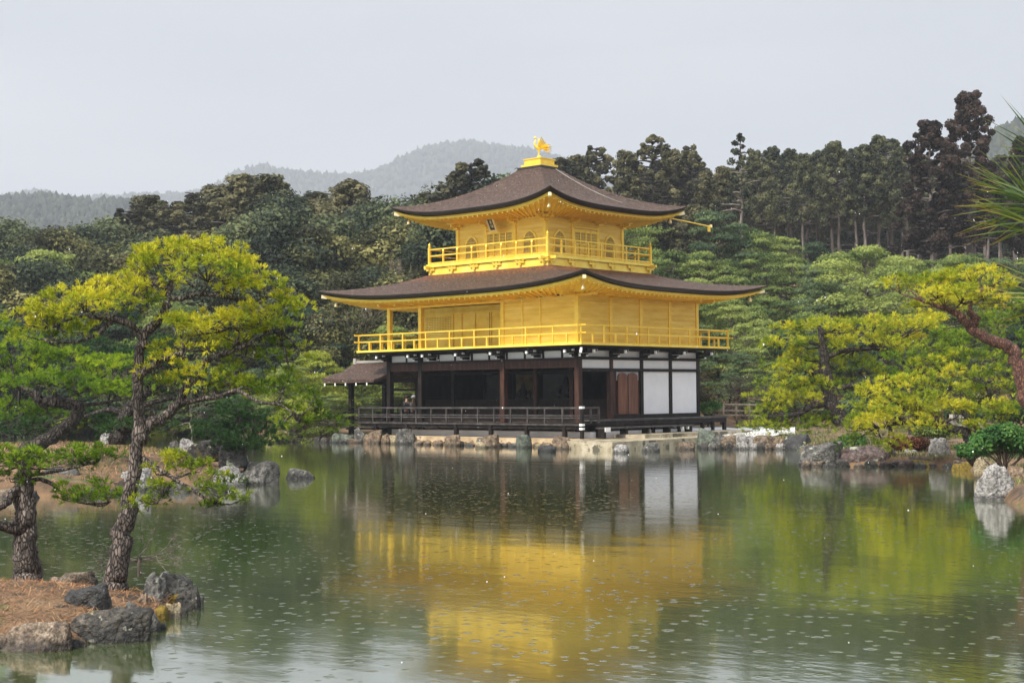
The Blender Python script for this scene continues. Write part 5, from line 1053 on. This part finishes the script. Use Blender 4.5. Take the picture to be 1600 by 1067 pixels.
A_pads = [(292, 396, 92, 24, .74, .2), (240, 422, 46, 26, .70, 0), (375, 425, 56, 22, .58, .3), (325, 418, 60, 22, .70, -.3), (330, 385, 50, 14, .8, .5), (218, 400, 30, 14, .7, .1),
 (178, 452, 70, 22, .80, -.1), (115, 468, 62, 22, .74, -.3), (62, 490, 44, 22, .70, -.4), (150, 476, 55, 18, .62, -.6), (100, 508, 66, 20, .58, -.2), (60, 520, 36, 12, .5, -.3), (222, 468, 30, 16, .5, -.2),
 (405, 446, 48, 17, .70, .3), (452, 468, 32, 14, .72, .4), (372, 452, 30, 12, .6, .2), (455, 484, 30, 12, .7, .3),
 (330, 502, 74, 20, .76, .1), (405, 492, 62, 22, .78, .2), (300, 532, 50, 20, .70, 0), (368, 526, 66, 20, .62, .4), (440, 512, 38, 16, .68, .2), (452, 545, 38, 22, .55, .3), (400, 560, 46, 18, .50, .4), (275, 505, 26, 16, .6, -.2),
 (262, 566, 40, 16, .62, -.2), (300, 590, 40, 20, .66, -.2), (345, 590, 40, 18, .5, 0), (385, 602, 60, 20, .40, .1), (440, 608, 46, 20, .40, 0), (480, 632, 38, 24, .42, -.1), (440, 590, 34, 18, .42, .4), (505, 655, 24, 15, .42, 0), (450, 650, 30, 14, .35, -.2), (262, 596, 36, 14, .5, .2),
 (270, 720, 44, 15, .58, -.1), (330, 744, 34, 13, .48, -.2), (362, 782, 40, 17, .40, -.3), (250, 762, 28, 12, .40, -.2), (312, 728, 24, 10, .55, 0), (228, 784, 24, 10, .36, -.1), (330, 765, 30, 10, .42, -.5)]
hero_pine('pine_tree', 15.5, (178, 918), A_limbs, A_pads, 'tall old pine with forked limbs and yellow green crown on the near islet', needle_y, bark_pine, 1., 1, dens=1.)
B_limbs = [[(44, 915, 0, 24), (41, 870, 0, 19), (39, 822, 0, 18), (38, 775, 0, 16), (38, 735, 0, 10), (42, 715, .1, 5)], [(36, 838, 0, 8), (18, 826, -.1, 7.5), (-5, 822, -.2, 7), (-40, 830, -.3, 6)],
 [(38, 760, 0, 8), (24, 765, -.1, 7), (8, 786, -.2, 6), (-14, 800, -.3, 5)], [(42, 752, .1, 4), (70, 750, .1, 3.5), (100, 772, .1, 3), (130, 786, .1, 2), (165, 786, .1, 1.3)], [(50, 742, .1, 3), (95, 735, .2, 2.4), (140, 724, .2, 1.5)]]
B_pads = [(60, 718, 70, 16, .50, .1), (20, 712, 50, 16, .50, -.2), (128, 706, 46, 14, .46, .2), (165, 712, 26, 11, .42, .3), (30, 748, 34, 12, .42, 0), (100, 770, 40, 15, .42, .1), (150, 765, 46, 20, .40, .2), (180, 775, 28, 13, .42, .3), (-20, 730, 40, 16, .45, 0)]
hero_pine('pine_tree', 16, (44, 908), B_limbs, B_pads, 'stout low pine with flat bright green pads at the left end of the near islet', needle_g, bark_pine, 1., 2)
C_limbs = [[(40, 705, 0, 12), (62, 692, 0, 11), (90, 678, 0, 10.5), (108, 664, 0, 10), (122, 648, 0, 10), (121, 636, 0, 9), (104, 629, 0, 8.5), (84, 629, 0, 8), (64, 626, 0, 7.5), (48, 612, 0, 5.5), (25, 600, 0, 3.5)], [(110, 628, 0, 5), (122, 612, 0, 4), (108, 596, 0, 3.2), (96, 578, 0, 2.4)], [(118, 632, 0, 4), (150, 631, 0, 3), (190, 624, 0, 2), (215, 618, 0, 1.4)], [(90, 625, 0, 4), (80, 608, 0, 4), (60, 602, 0, 3)]]
C_pads = [(30, 545, 60, 26, .44, 0), (95, 560, 66, 22, .50, .5), (160, 570, 52, 20, .54, 0), (196, 566, 34, 14, .54, -.5), (215, 600, 30, 16, .46, -.5), (60, 590, 56, 18, .44, -.8), (130, 596, 60, 18, .42, -.6), (175, 608, 44, 14, .46, -.8), (10, 580, 40, 22, .38, .8), (20, 640, 48, 20, .34, .8), (-20, 560, 40, 30, .4, .3), (70, 645, 40, 16, .34, 1.2), (10, 600, 34, 14, .42, -.6), (10, 520, 30, 20, .36, .6)]
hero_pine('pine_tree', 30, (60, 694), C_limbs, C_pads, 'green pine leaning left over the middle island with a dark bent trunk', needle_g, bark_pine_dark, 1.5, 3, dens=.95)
D_limbs = [[(183, 694, 0, 14), (190, 668, 0, 12), (198, 650, 0, 11), (205, 634, 0, 9), (226, 615, 0, 7), (250, 600, 0, 4)], [(204, 640, 0, 5), (240, 628, 0, 4), (272, 622, 0, 3)], [(198, 652, 0, 5), (175, 640, 0, 4), (140, 648, 0, 3)]]
D_pads = [(215, 560, 66, 24, .34, 0), (165, 545, 40, 18, .30, .5), (262, 590, 40, 16, .34, 0), (150, 655, 56, 16, .5, .5), (190, 665, 36, 14, .5, -.5), (130, 672, 50, 14, .48, 0), (245, 540, 40, 20, .3, 1), (205, 610, 60, 16, .22, .6), (25, 665, 50, 18, .5, 0), (250, 668, 26, 10, .52, 0), (70, 668, 30, 12, .45, 0)]
hero_pine('pine_tree', 37, (183, 692), D_limbs, D_pads, 'shadowy pine behind the main trunk on the middle island', needle_d, bark_pine_dark, 1.8, 4, dens=.9)
E_limbs = [[(371, 745, 0, 3), (370, 715, 0, 3), (372, 680, 0, 2.6), (372, 640, 0, 2)], [(371, 716, 0, 1.8), (390, 700, 0, 1.5), (410, 690, 0, 1)], [(371, 706, 0, 1.8), (350, 690, 0, 1.4), (330, 684, 0, 1)]]
E_pads = [(372, 640, 44, 20, .45, 0), (352, 652, 34, 18, .45, .3), (398, 656, 40, 20, .5, 0), (345, 676, 42, 18, .42, -.2), (380, 680, 46, 18, .42, 0), (412, 682, 28, 16, .5, .2), (358, 696, 38, 10, .36, .1), (392, 698, 30, 10, .42, -.2), (420, 668, 22, 14, .5, .3), (330, 666, 24, 14, .4, 0)]
hero_pine('young_pine_tree', 37, (371, 742), E_limbs, E_pads, 'dense dark green young pine on a thin stem, middle island', needle_d, bark_pine_dark, 1.8, 5, dens=1.2, tw=.2)
# right bank
Fl = [[(1640, 700, 0, 13), (1618, 650, 0, 12), (1602, 616, 0, 11), (1594, 585, 0, 10.5), (1586, 556, 0, 10), (1572, 538, 0, 9.5), (1548, 531, 0, 8.5), (1528, 519, 0, 8), (1510, 503, 0, 7.5), (1500, 494, 0, 6), (1490, 486, 0, 3)], [(1520, 512, 0, 7), (1524, 498, 0, 6), (1516, 488, 0, 5), (1518, 470, 0, 3), (1540, 450, 0, 2)], [(1500, 494, 0, 4), (1470, 480, 0, 3), (1440, 470, 0, 2)]]
Fp = [(1520, 432, 50, 18, .80, 0), (1470, 440, 46, 17, .76, 0), (1430, 444, 36, 12, .68, .5), (1505, 460, 60, 17, .80, -.5), (1545, 440, 36, 18, .7, .6), (1480, 470, 50, 13, .74, .5), (1400, 438, 20, 9, .6, .4), (1462, 458, 36, 12, .75, -.8), (1545, 475, 30, 12, .6, .5)]
hero_pine('pine_tree', 33, (1604, 700), Fl, Fp, 'reddish crooked trunk pine with bright yellow top at the right edge', needle_y, bark_red, 1.75, 6, dens=1.)
Gl = [[(1318, 662, 0, 13), (1306, 640, 0, 12), (1296, 610, 0, 10), (1290, 582, 0, 9), (1288, 556, 0, 7), (1284, 530, 0, 5), (1280, 508, 0, 3)], [(1290, 628, 0, 6), (1270, 634, -.5, 5), (1250, 645, -.7, 4), (1225, 650, -.9, 2.5)], [(1286, 590, 0, 4), (1262, 580, 0, 3), (1235, 574, 0, 2)], [(1288, 560, 0, 4), (1320, 548, 0, 3.4), (1360, 545, 0, 2.6)], [(1284, 540, 0, 3), (1260, 534, 0, 2.4), (1230, 530, 0, 1.6)], [(1300, 610, 0, 5), (1340, 600, 0, 4), (1380, 595, 0, 2.5)]]
Gp = [(1300, 510, 62, 11, .60, 0), (1360, 506, 50, 12, .74, 0), (1240, 514, 34, 9, .56, 0), (1228, 536, 44, 9, .60, -.4), (1290, 536, 50, 10, .58, .3), (1350, 534, 56, 13, .74, -.3), (1262, 556, 40, 9, .52, .5), (1225, 574, 42, 11, .60, -.4), (1280, 572, 44, 10, .50, .5), (1218, 596, 36, 10, .58, -.6), (1260, 602, 50, 11, .56, -.2), (1206, 618, 36, 11, .56, -.4), (1250, 622, 44, 11, .66, -.8), (1300, 600, 46, 10, .44, .6),
      (1205, 645, 36, 12, .46, -.4), (1245, 664, 50, 11, .42, -.5), (1190, 664, 36, 9, .48, -.6), (1290, 655, 44, 10, .36, 0), (1330, 560, 44, 10, .42, 1), (1400, 512, 50, 12, .76, .5), (1420, 535, 44, 11, .62, .8), (1340, 580, 40, 10, .36, 1.4), (1430, 500, 50, 13, .8, .2)]
hero_pine('pine_tree', 50, (1316, 658), Gl, Gp, 'wide layered pine with yellow green tiers beside the gravel, right of the pavilion', needle_y, bark_pine_dark, 2.5, 7, dens=.95, tw=.4)
Hl = [[(1640, 720, 0, 12), (1590, 700, 0, 11), (1550, 688, 0, 10), (1510, 676, 0, 8), (1470, 664, 0, 6), (1420, 660, 0, 4), (1370, 668, 0, 2.5)], [(1540, 686, 0, 5), (1500, 640, .4, 4), (1450, 615, .5, 3)], [(1590, 700, 0, 6), (1560, 640, .5, 5), (1540, 600, .5, 3)], [(1450, 660, 0, 4), (1400, 630, 0, 3), (1370, 610, 0, 2)]]
Hp = [(1400, 600, 54, 14, .76, 0), (1360, 614, 40, 13, .66, 0), (1440, 590, 40, 12, .62, .6), (1350, 640, 38, 16, .60, -.2), (1400, 634, 50, 15, .66, -.4), (1445, 622, 50, 15, .60, 0), (1370, 662, 46, 17, .82, -.5), (1420, 655, 46, 14, .84, -.6), (1335, 670, 26, 18, .44, 0), (1355, 688, 32, 11, .40, 0), (1480, 640, 50, 14, .66, -.2), (1500, 610, 46, 14, .56, .4), (1530, 640, 46, 15, .54, 0), (1560, 608, 40, 14, .48, .4), (1500, 582, 46, 12, .5, .8), (1550, 582, 40, 12, .44, 1), (1570, 650, 34, 14, .5, -.3), (1460, 568, 40, 11, .46, 1.2), (1500, 556, 44, 11, .42, 1.6), (1400, 690, 22, 9, .66, -.4), (1520, 668, 40, 10, .45, -.2), (1590, 630, 30, 16, .45, 0), (1580, 560, 36, 14, .4, 1.8), (1440, 545, 40, 12, .5, 1.6)]
hero_pine('pine_tree', 42, (1600, 708), Hl, Hp, 'broad low pine with golden yellow tufts spreading over the right bank', needle_y, bark_pine_dark, 2.15, 8, dens=1., tw=.4)
Il = [[(1425, 700, 0, 7), (1424, 650, 0, 6), (1420, 600, 0, 5), (1416, 560, 0, 4), (1412, 520, 0, 2.5)], [(1420, 590, 0, 4), (1400, 572, 0, 4), (1375, 562, 0, 2.5)]]
Ip = [(1410, 560, 44, 12, .4, 0), (1450, 520, 50, 14, .46, 0), (1500, 530, 50, 15, .42, 0), (1560, 500, 44, 18, .38, 0), (1585, 530, 34, 18, .42, 0), (1400, 590, 36, 10, .34, .4), (1480, 560, 40, 10, .38, .5), (1595, 480, 30, 16, .4, 0), (1540, 550, 40, 12, .34, .5), (1365, 575, 30, 9, .32, 0)]
hero_pine('pine_tree', 58, (1424, 690), Il, Ip, 'darker green pine behind the yellow pines of the right bank', needle_g, bark_pine_dark, 2.9, 9, dens=.9, tw=.2)
# needles of a near branch at the right edge
rgN = np.random.default_rng(33); tN = thing('pine_branch', tuple(at(1660, 340, 3.2)), 'close pine branch with long spiky needles poking in at the right frame edge', 'pine branch')
b = MB(); b.tube([at(1900, 520, 3.3), at(1760, 420, 3.2), at(1680, 350, 3.2), at(1625, 322, 3.2)], [.012, .010, .008, .005], 8); b.tube([at(1760, 420, 3.2), at(1700, 480, 3.15), at(1640, 470, 3.1)], [.008, .006, .005], 8); b.tube([at(1700, 480, 3.2), at(1690, 600, 3.15), at(1655, 640, 3.1)], [.007, .006, .004], 6); b.build('twig', bark_pine_dark, tN, True)
V = []; T = []
for cx_, cy_, nn_, lo, hi, L0 in ((1622, 322, 40, 118, 215, 132), (1612, 356, 14, 150, 200, 110), (1640, 250, 12, 110, 200, 130), (1655, 470, 18, 150, 205, 112), (1672, 640, 6, 140, 200, 90)):
    for k in range(nn_):
        an = R_(rgN.uniform(lo, hi)); ln = L0*rgN.uniform(.6, 1.15); D0 = 3.2+rgN.uniform(-.05, .05); D1 = D0+rgN.uniform(-.06, .06)
        ox_, oy_ = rgN.uniform(-6, 10), rgN.uniform(-10, 10)
        p0 = at(cx_+ox_, cy_+oy_, D0); p1 = at(cx_+ox_+math.cos(an)*ln*.55, cy_+oy_-math.sin(-an)*ln*.0+(-math.sin(an))*ln*.55*(-1 if False else 1), (D0+D1)/2); p2 = at(cx_+ox_+math.cos(an)*ln, cy_+oy_-math.sin(an)*ln+5, D1)
        s_v = unit(np.cross(p2-p0, FW+rgN.normal(size=3)*.4))*.0016
        V += [p0-s_v, p0+s_v, p1+s_v, p2, p1-s_v]; T += [rgN.uniform(.1, .5)]*3+[1., rgN.uniform(.3, .7)]
needle_near = mat('long_needles', [(.025, .05, .012), (.06, .11, .02), (.22, .22, .03), (.50, .28, .03)], 3, .5, attr=True, trans=.4, pos=(.3, .85))
raw('needles', V, np.arange(len(V)), needle_near, tN, attr=T, nper=5)
# ------------------------------------------------------------------ shrubs
def shrub(name, px, py, wpx, hpx, m, label, D=None, z=None, leaf=.04, n=2600, seed=0, cat='shrub', dpf=.8):
    rg = np.random.default_rng(seed+500); P = G(px, py, z if z is not None else .3) if D is None else at(px, py, D)
    Dm = sd_(P)[1]; k = Dm/FPX; w, h = wpx*k, hpx*k; t = thing(name, tuple(P), label, cat); b = MB(); PP, NN, TT = [], [], []; K = 26
    for j in range(K):
        a = rg.uniform(0, 6.28); q = math.sqrt(rg.uniform(0, 1))*.8; zz = h*(.25+.6*math.sqrt(max(0, 1-q*q))*rg.uniform(.4, 1)); c = P+HR*w/2*q*math.cos(a)+HF*w/2*dpf*q*math.sin(a)+np.array([0, 0, zz])
        limb(b, P+np.array([0, 0, -.1]), c, .02, .006, 3, .1, 4, rg); r = w*.14+h*.05
        p, nn_, d = blob(c, (r, r, min(r*.8, h*.3)), n//K, rg, .6); PP.append(p); NN.append(nn_+[0, 0, .3]); TT.append(np.clip(.45+.2*rg.normal()+rg.normal(size=len(p))*.15, 0, 1))
    b.build('stems', twig_brown, t, True); leaves('foliage', np.vstack(PP), np.vstack(NN), leaf, np.hstack(TT), m, t, .6, rg=rg); return t
shrub('azalea_shrub', 1420, 716, 84, 34, F_AZALEA, 'low reddish brown shrub between the reddish boulder and tall white rock', D=46, leaf=.035, n=5000, seed=1)
shrub('evergreen_shrub', 1570, 735, 110, 76, F_SHRUB, 'glossy green shrub at the right edge above the speckled standing rock', D=33, leaf=.045, n=7000, seed=2)
shrub('evergreen_shrub', 1520, 722, 60, 30, F_SHRUB, 'low green shrub left of the glossy shrub and below the black box', D=37, leaf=.045, n=2600, seed=3)
shrub('pale_green_shrub', 1462, 698, 70, 40, F_SHRUBP, 'pale green round shrub left of the wooden frame on the right bank', D=50, leaf=.045, n=3600, seed=4)
shrub('pale_green_shrub', 1500, 716, 60, 24, F_OLIVE, 'dull low shrub right behind the tall white rock', D=46, leaf=.04, n=2400, seed=5)
shrub('evergreen_shrub', 1112, 652, 44, 26, F_SHRUB, 'small dark green shrub at the end of the long timber deck', D=69, leaf=.06, n=1800, seed=6)
shrub('pale_green_shrub', 1102, 648, 36, 44, F_OLIVE, 'upright dull shrub behind the north end of the pavilion', D=74, leaf=.06, n=2000, seed=7)
shrub('evergreen_shrub', 1330, 705, 50, 28, F_SHRUB, 'deep green shrub under the layered pine behind the grey boulder', D=50, leaf=.05, n=2400, seed=8)
shrub('bright_green_shrub', 478, 668, 66, 34, F_PINEY, 'bright yellow green bush on the bank just left of the fishing porch', D=66, leaf=.06, n=3000, seed=9)
shrub('bright_green_shrub', 120, 672, 70, 20, F_PINEY, 'low green bush on the middle island behind the leaning trunk', D=46, leaf=.05, n=2000, seed=10)
for i, (px, D, h) in enumerate([(1210, 76, 40), (1265, 74, 34), (1320, 70, 44), (1385, 68, 48), (1450, 64, 50), (1510, 62, 44), (1575, 58, 52), (1240, 82, 50), (1350, 80, 50), (1440, 78, 60), (1530, 76, 60), (1610, 74, 60)]):
    P = gpt(px, D); s_ = shrub('understorey_shrub', px, 600, 74, h, [F_PINE, F_OLIVE, F_PINEB][i % 3], f'{ORD[i]} understorey shrub from the left behind the right bank pines', D=D, leaf=.07, n=2600, seed=20+i); s_.location = P; s_['group'] = 'understorey shrubs behind the right bank'
# bare little tree on the near islet
rgB = np.random.default_rng(5); t = thing('bare_tree', tuple(at(218, 898, 16.6)), 'small leafless spreading tree behind the main pine trunk on the near islet', 'bare tree'); b = MB(); k = 16.6/FPX
b.tube([at(218, 902, 16.6), at(217, 880, 16.6), at(219, 872, 16.6)], [.025, .022, .02], 6)
for dx, dz in ((1, .25), (.9, .6), (-1, .1), (-.7, .5), (.3, .9), (.9, .05), (-.9, .35), (.8, .4)): grow(b, at(219, 876, 16.6), HR*dx+HF*rgB.uniform(-.5, .5)+np.array([0, 0, dz*.55]), .20, .012, 4, rgB, .42, .02, 5, .0022)
b.build('branches', twig_m, t, True)
for cx_, n_ in ((22, 5), (300, 4)):
    pass
# fallen needles and tufts of grass: nobody could count them
rgL = np.random.default_rng(77); V = []
def litter(s0, s1, d0, d1, n, cond, L_):
    s = rgL.uniform(s0, s1, n); d = rgL.uniform(d0, d1, n); ok = cond(s, d); s, d = s[ok], d[ok]; z = hgt(s, d)+.012; P = CAM*np.array([1, 1, 0])+s[:, None]*HR+d[:, None]*HF; P[:, 2] = z
    a = rgL.uniform(0, 6.28, len(s)); v = np.stack([np.cos(a), np.sin(a), rgL.normal(size=len(s))*.3], 1)*L_; w = np.stack([-np.sin(a), np.cos(a), np.zeros(len(s))], 1)*L_*.045; up_ = np.array([0, 0, L_*.12]); return np.stack([P-v-w, P-v+w, P+v+w+up_, P+v-w+up_], 1).reshape(-1, 3)
litm = mat('fallen_needle_litter', [(.12, .05, .02), (.30, .13, .05), (.42, .24, .11)], 3, .8, attr=True)
V = np.vstack([litter(-9, -3.4, 12.3, 18.8, 26000, lambda s, d: signed(s, d, near_islet) > .1, .045), litter(-18, -6, 32, 50, 16000, lambda s, d: signed(s, d, mid_island) > .3, .11)])
tag(raw('fallen_needles', V, np.arange(len(V)), litm, attr=np.repeat(rgL.uniform(0, 1, len(V)//4), 4), nper=4), kind='stuff')
grassm = mat('short_bank_grass', [(.03, .055, .012), (.09, .12, .03), (.22, .19, .07)], 3, .8, attr=True)
def blades(s0, s1, d0, d1, n, cond, L_):
    s = rgL.uniform(s0, s1, n); d = rgL.uniform(d0, d1, n); ok = cond(s, d) & (np.sin(s*1.1+1)+np.sin(d*.9+s*.6)+rgL.normal(size=n)*.5 > .3); s, d = s[ok], d[ok]; P = CAM*np.array([1, 1, 0])+s[:, None]*HR+d[:, None]*HF; P[:, 2] = hgt(s, d)-.01
    a = rgL.uniform(0, 6.28, len(s)); w = np.stack([np.cos(a), np.sin(a), np.zeros(len(s))], 1)*L_*.09; t_ = np.stack([rgL.normal(size=len(s))*.4, rgL.normal(size=len(s))*.4, np.ones(len(s))], 1)*L_*rgL.uniform(.4, 1.1, (len(s), 1)); return np.stack([P-w, P+w, P+t_+w*.3, P+t_-w*.3], 1).reshape(-1, 3)
V = np.vstack([blades(-18, -6, 32, 50, 22000, lambda s, d: signed(s, d, mid_island) > .2, .10), blades(6, 24, 30, 70, 70000, lambda s, d: signed(s, d, main_shore) > .15, .15), blades(-34, -5, 60, 92, 40000, lambda s, d: signed(s, d, main_shore) > .15, .2), blades(-9, -3.4, 12.3, 17, 5000, lambda s, d: signed(s, d, near_islet) > .1, .035)])
tag(raw('bank_grass', V, np.arange(len(V)), grassm, attr=np.repeat(rgL.uniform(0, 1, len(V)//4), 4), nper=4), kind='stuff')
for i, (px, py, w, h, m) in enumerate([(118, 1012, 22, 13, 'grey'), (214, 998, 18, 12, 'speck'), (250, 984, 16, 10, 'grey'), (283, 962, 18, 12, 'mossy'), (306, 946, 18, 14, 'grey'), (4, 1016, 24, 20, 'speck'), (90, 1016, 20, 16, 'mossy'), (222, 940, 16, 12, 'tan'), (154, 976, 16, 9, 'speck')]):
    rock(px, py, w, h, m, 'one of the small stones wedged between the big rocks on the near islet edge', group='small stones along the near islet edge', z=0 if py > 945 else .15)
for px in range(1100, 1262, 13): rock(px+random.uniform(-3, 3), 702+(px-1100)*.006, random.uniform(10, 16), random.uniform(6, 11), random.choice(['grey', 'speck', 'white', 'mossy']), 'one of the small stones filling gaps in the right bank rock row', group='small stones in the right bank row')
for px in range(1262, 1530, 20): rock(px+random.uniform(-5, 5), 729.5+random.uniform(-1, 1), random.uniform(14, 26), random.uniform(5, 11), random.choice(['grey', 'speck', 'purple', 'mossy']), 'one of the low stones at the waterline of the right shore', group='low waterline stones of the right shore')
for px in range(270, 560, 15): rock(px+random.uniform(-4, 4), float(np.interp(px, [265, 330, 420, 560], [672, 675, 690, 692.5])), random.uniform(12, 22), random.uniform(5, 10), random.choice(['grey', 'tan', 'purple', 'mossy']), 'one of the low stones at the waterline of the far left bank', group='low waterline stones of the far left bank')
for px, py in ((8, 779), (40, 779), (128, 776), (150, 774), (178, 772), (250, 768), (310, 768), (335, 766)): rock(px, py, random.uniform(24, 36), random.uniform(7, 14), random.choice(['grey', 'mossy', 'speck']), 'one of the low stones along the front waterline of the middle island', group='low front stones of the middle island')
# ------------------------------------------------------------------ garden fence, timber frame, black box
bamboo = mat('weathered_bamboo', [(.22, .17, .11), (.40, .33, .24), (.5, .44, .34)], 4, .7)
fe = thing('garden_fence', tuple(gpt(1145, 72)), 'low bamboo rail fence behind the north end of the pavilion', 'fence')
for z_ in (632, 641.5, 648.5):
    b = MB(); b.tube([at(1106, z_, 72), at(1150, z_+.4, 72), at(1192, z_+.8, 72)], .055, 6); b.build('rail', bamboo, fe, True)
for px in (1110, 1130, 1150, 1170, 1190):
    b = MB(); p = at(px, 630, 72); q = at(px, 656, 72); b.tube([p, q], .06, 6); b.build('post', bamboo, fe, True)
tf = thing('timber_frame', tuple(at(1500, 690, 47)), 'pale weathered timber rail frame under the low pine on the right bank', 'fence'); 
greyt = mat('pale_timber', [(.16, .14, .12), (.30, .27, .23), (.42, .39, .34)], 5, .7)
b = MB(); b.bar(at(1478, 662, 47), at(1540, 667, 48), .12, .14); b.bar(at(1486, 650, 47), at(1512, 652, 48), .12, .12); b.build('rail', greyt, tf)
for px, y0, y1 in ((1490, 650, 672), (1502, 651, 674), (1514, 652, 674), (1530, 660, 676)): b = MB(); b.bar(at(px, y0, 47.3), at(px, y1, 47.3), .12, .12); b.build('post', greyt, tf)
b = MB(); b.bar(at(1505, 668, 47.2), at(1514, 654, 47.2), .07, .07); b.bar(at(1516, 666, 47.6), at(1535, 656, 47.6), .07, .07); b.build('brace', greyt, tf)
blk = mat('black_sheet', [(.012, .014, .02), (.03, .033, .045)], 2, .4)
bbx = thing('black_box', tuple(at(1530, 682, 44)), 'black covered box on legs beside the timber frame on the right bank', 'box'); c = at(1530, 683, 44.5); b = MB()
w_ = .38
V = [c+HR*sx*w_+HF*sy*w_+np.array([0, 0, sz]) for sz in (-.12, .16) for sy in (-1, 1) for sx in (-1, 1)]; b.add(V, [(0, 2, 3, 1), (0, 1, 5, 4), (2, 6, 7, 3), (0, 4, 6, 2), (1, 3, 7, 5)]); b.build('box_body', blk, bbx)
V = [c+HR*sx*(w_+.05)+HF*sy*(w_+.05)+np.array([0, 0, sz+(.03 if sx < 0 else 0)]) for sz in (.163, .2) for sy in (-1, 1) for sx in (-1, 1)]; b = MB(); b.add(V, [(0, 2, 3, 1), (4, 5, 7, 6), (0, 1, 5, 4), (2, 6, 7, 3), (0, 4, 6, 2), (1, 3, 7, 5)]); b.build('lid', blk, bbx)
for sx in (-1, 1):
    for sy in (-1, 1): p = c+HR*sx*.3+HF*sy*.3; b = MB(); b.bar(p+np.array([0, 0, -.12]), p+np.array([0, 0, -.45]), .06, .06); b.build('leg', blk, bbx)
# ------------------------------------------------------------------ visitors on the far path
skin_c = mat('skin', [(.45, .27, .19), (.52, .32, .23)], 5, .6)
def person(px, D, hpx, coat, trs, hatc, label, seed):
    P = gpt(px, D); P = P.copy(); H = 1.66; t = thing('person', tuple(P), label, 'person'); r_v = HR; fv = -HF*.5+HR*.85; fv /= np.linalg.norm(fv); sv = np.array([-fv[1], fv[0], 0])
    def q(a, s_, z, r): return (*(P+fv*a+sv*s_+np.array([0, 0, z*H])), r*H)
    n = [q(0, 0, .52, .085), q(0, 0, .64, .075), q(0, 0, .78, .085), q(0, 0, .855, .032), q(.01, 0, .90, .048), q(.015, 0, .945, .052), q(0, .15, .79, .04), q(.0, .22, .62, .028), q(.12, .16, .60, .022), q(.19, .13, .61, .018), q(0, -.15, .79, .04), q(.0, -.22, .62, .028), q(.12, -.16, .60, .022), q(.19, -.13, .61, .018),
         q(0, .085, .47, .055), q(.02, .09, .27, .038), q(-.02, .09, .04, .026), q(.12, .09, .02, .022), q(0, -.085, .47, .055), q(.04, -.09, .27, .038), q(.02, -.09, .04, .026), q(.15, -.09, .02, .022)]
    E_ = [(0, 1), (1, 2), (2, 3), (3, 4), (4, 5), (2, 6), (6, 7), (7, 8), (8, 9), (2, 10), (10, 11), (11, 12), (12, 13), (0, 14), (14, 15), (15, 16), (16, 17), (0, 18), (18, 19), (19, 20), (20, 21)]
    skin_obj('body', n, E_, skin_c, t)
    up_i = [0, 1, 2, 6, 7, 8, 10, 11, 12]; mp_ = {k: i for i, k in enumerate(up_i)}
    skin_obj('jacket', [(*n[k][:3], n[k][3]*1.22) for k in up_i], [(mp_[a], mp_[b_]) for a, b_ in E_ if a in mp_ and b_ in mp_], coat, t)
    lo_i = [0, 14, 15, 16, 18, 19, 20]; mp_ = {k: i for i, k in enumerate(lo_i)}
    skin_obj('trousers', [(*n[k][:3], n[k][3]*1.18) for k in lo_i], [(mp_[a], mp_[b_]) for a, b_ in E_ if a in mp_ and b_ in mp_], trs, t)
    c = P+fv*.0+np.array([0, 0, .955*H]); b = MB(); b.lathe(tuple(c), [(.115, -.02), (.118, .03), (.10, .09), (.05, .125), (.01, .13)], 12); b.build('hat' if hatc is not MATS.get('dark_wood') else 'hair', hatc, t, True); return t
beige = mat('beige_cloth', [(.5, .42, .33), (.62, .54, .44)], 6, .8); greyc = mat('grey_cloth', [(.07, .075, .09), (.12, .12, .14)], 6, .8)
person(646, 74, 25, beige, greyc, white_tip, 'visitor in beige jacket and white hat seen through the porch opening', 1)
person(635.5, 75, 25, greyc, greyc, MATS['dark_wood'], 'visitor in grey jacket left of the white hat, seen through the porch opening', 2)
# ------------------------------------------------------------------ sleet in the air
rgS = np.random.default_rng(9); n_s = 420; dS = rgS.uniform(9, 48, n_s); sS = rgS.uniform(-.42, .42, n_s)*dS; zS = rgS.uniform(.1, 1, n_s)*np.minimum(dS*.35, 9); Vi, Fi = ICO[1]
CS = CAM*np.array([1, 1, 0])+sS[:, None]*HR+dS[:, None]*HF; CS[:, 2] = zS; VS = (Vi[None]*rgS.uniform(.002, .0052, (n_s, 1, 1))*np.array([1, 1, 1.6])+CS[:, None, :]).reshape(-1, 3)
tag(raw('falling_sleet', VS, (Fi[None]+np.arange(n_s)[:, None, None]*len(Vi)).ravel(), white_tip, nper=3), kind='stuff')
# ------------------------------------------------------------------ haze
hm = bpy.data.materials.new('haze_air'); hm.use_nodes = True; n = hm.node_tree.nodes; n.clear(); o = n.new('ShaderNodeOutputMaterial'); v = n.new('ShaderNodeVolumePrincipled'); v.inputs['Color'].default_value = (.86, .92, 1, 1); v.inputs['Density'].default_value = HAZE_DENSITY; v.inputs['Anisotropy'].default_value = .2
hm.node_tree.links.new(v.outputs[0], o.inputs['Volume'])
b = MB(); b.add([tuple(sdw(s_, d_, z_)) for z_ in (-3., 545.) for d_ in (-75, 3960) for s_ in (-1720, 1720)], [(0, 2, 3, 1), (4, 5, 7, 6), (0, 1, 5, 4), (2, 6, 7, 3), (0, 4, 6, 2), (1, 3, 7, 5)]); hb_ = b.build('haze', hm); tag(hb_, kind='stuff')
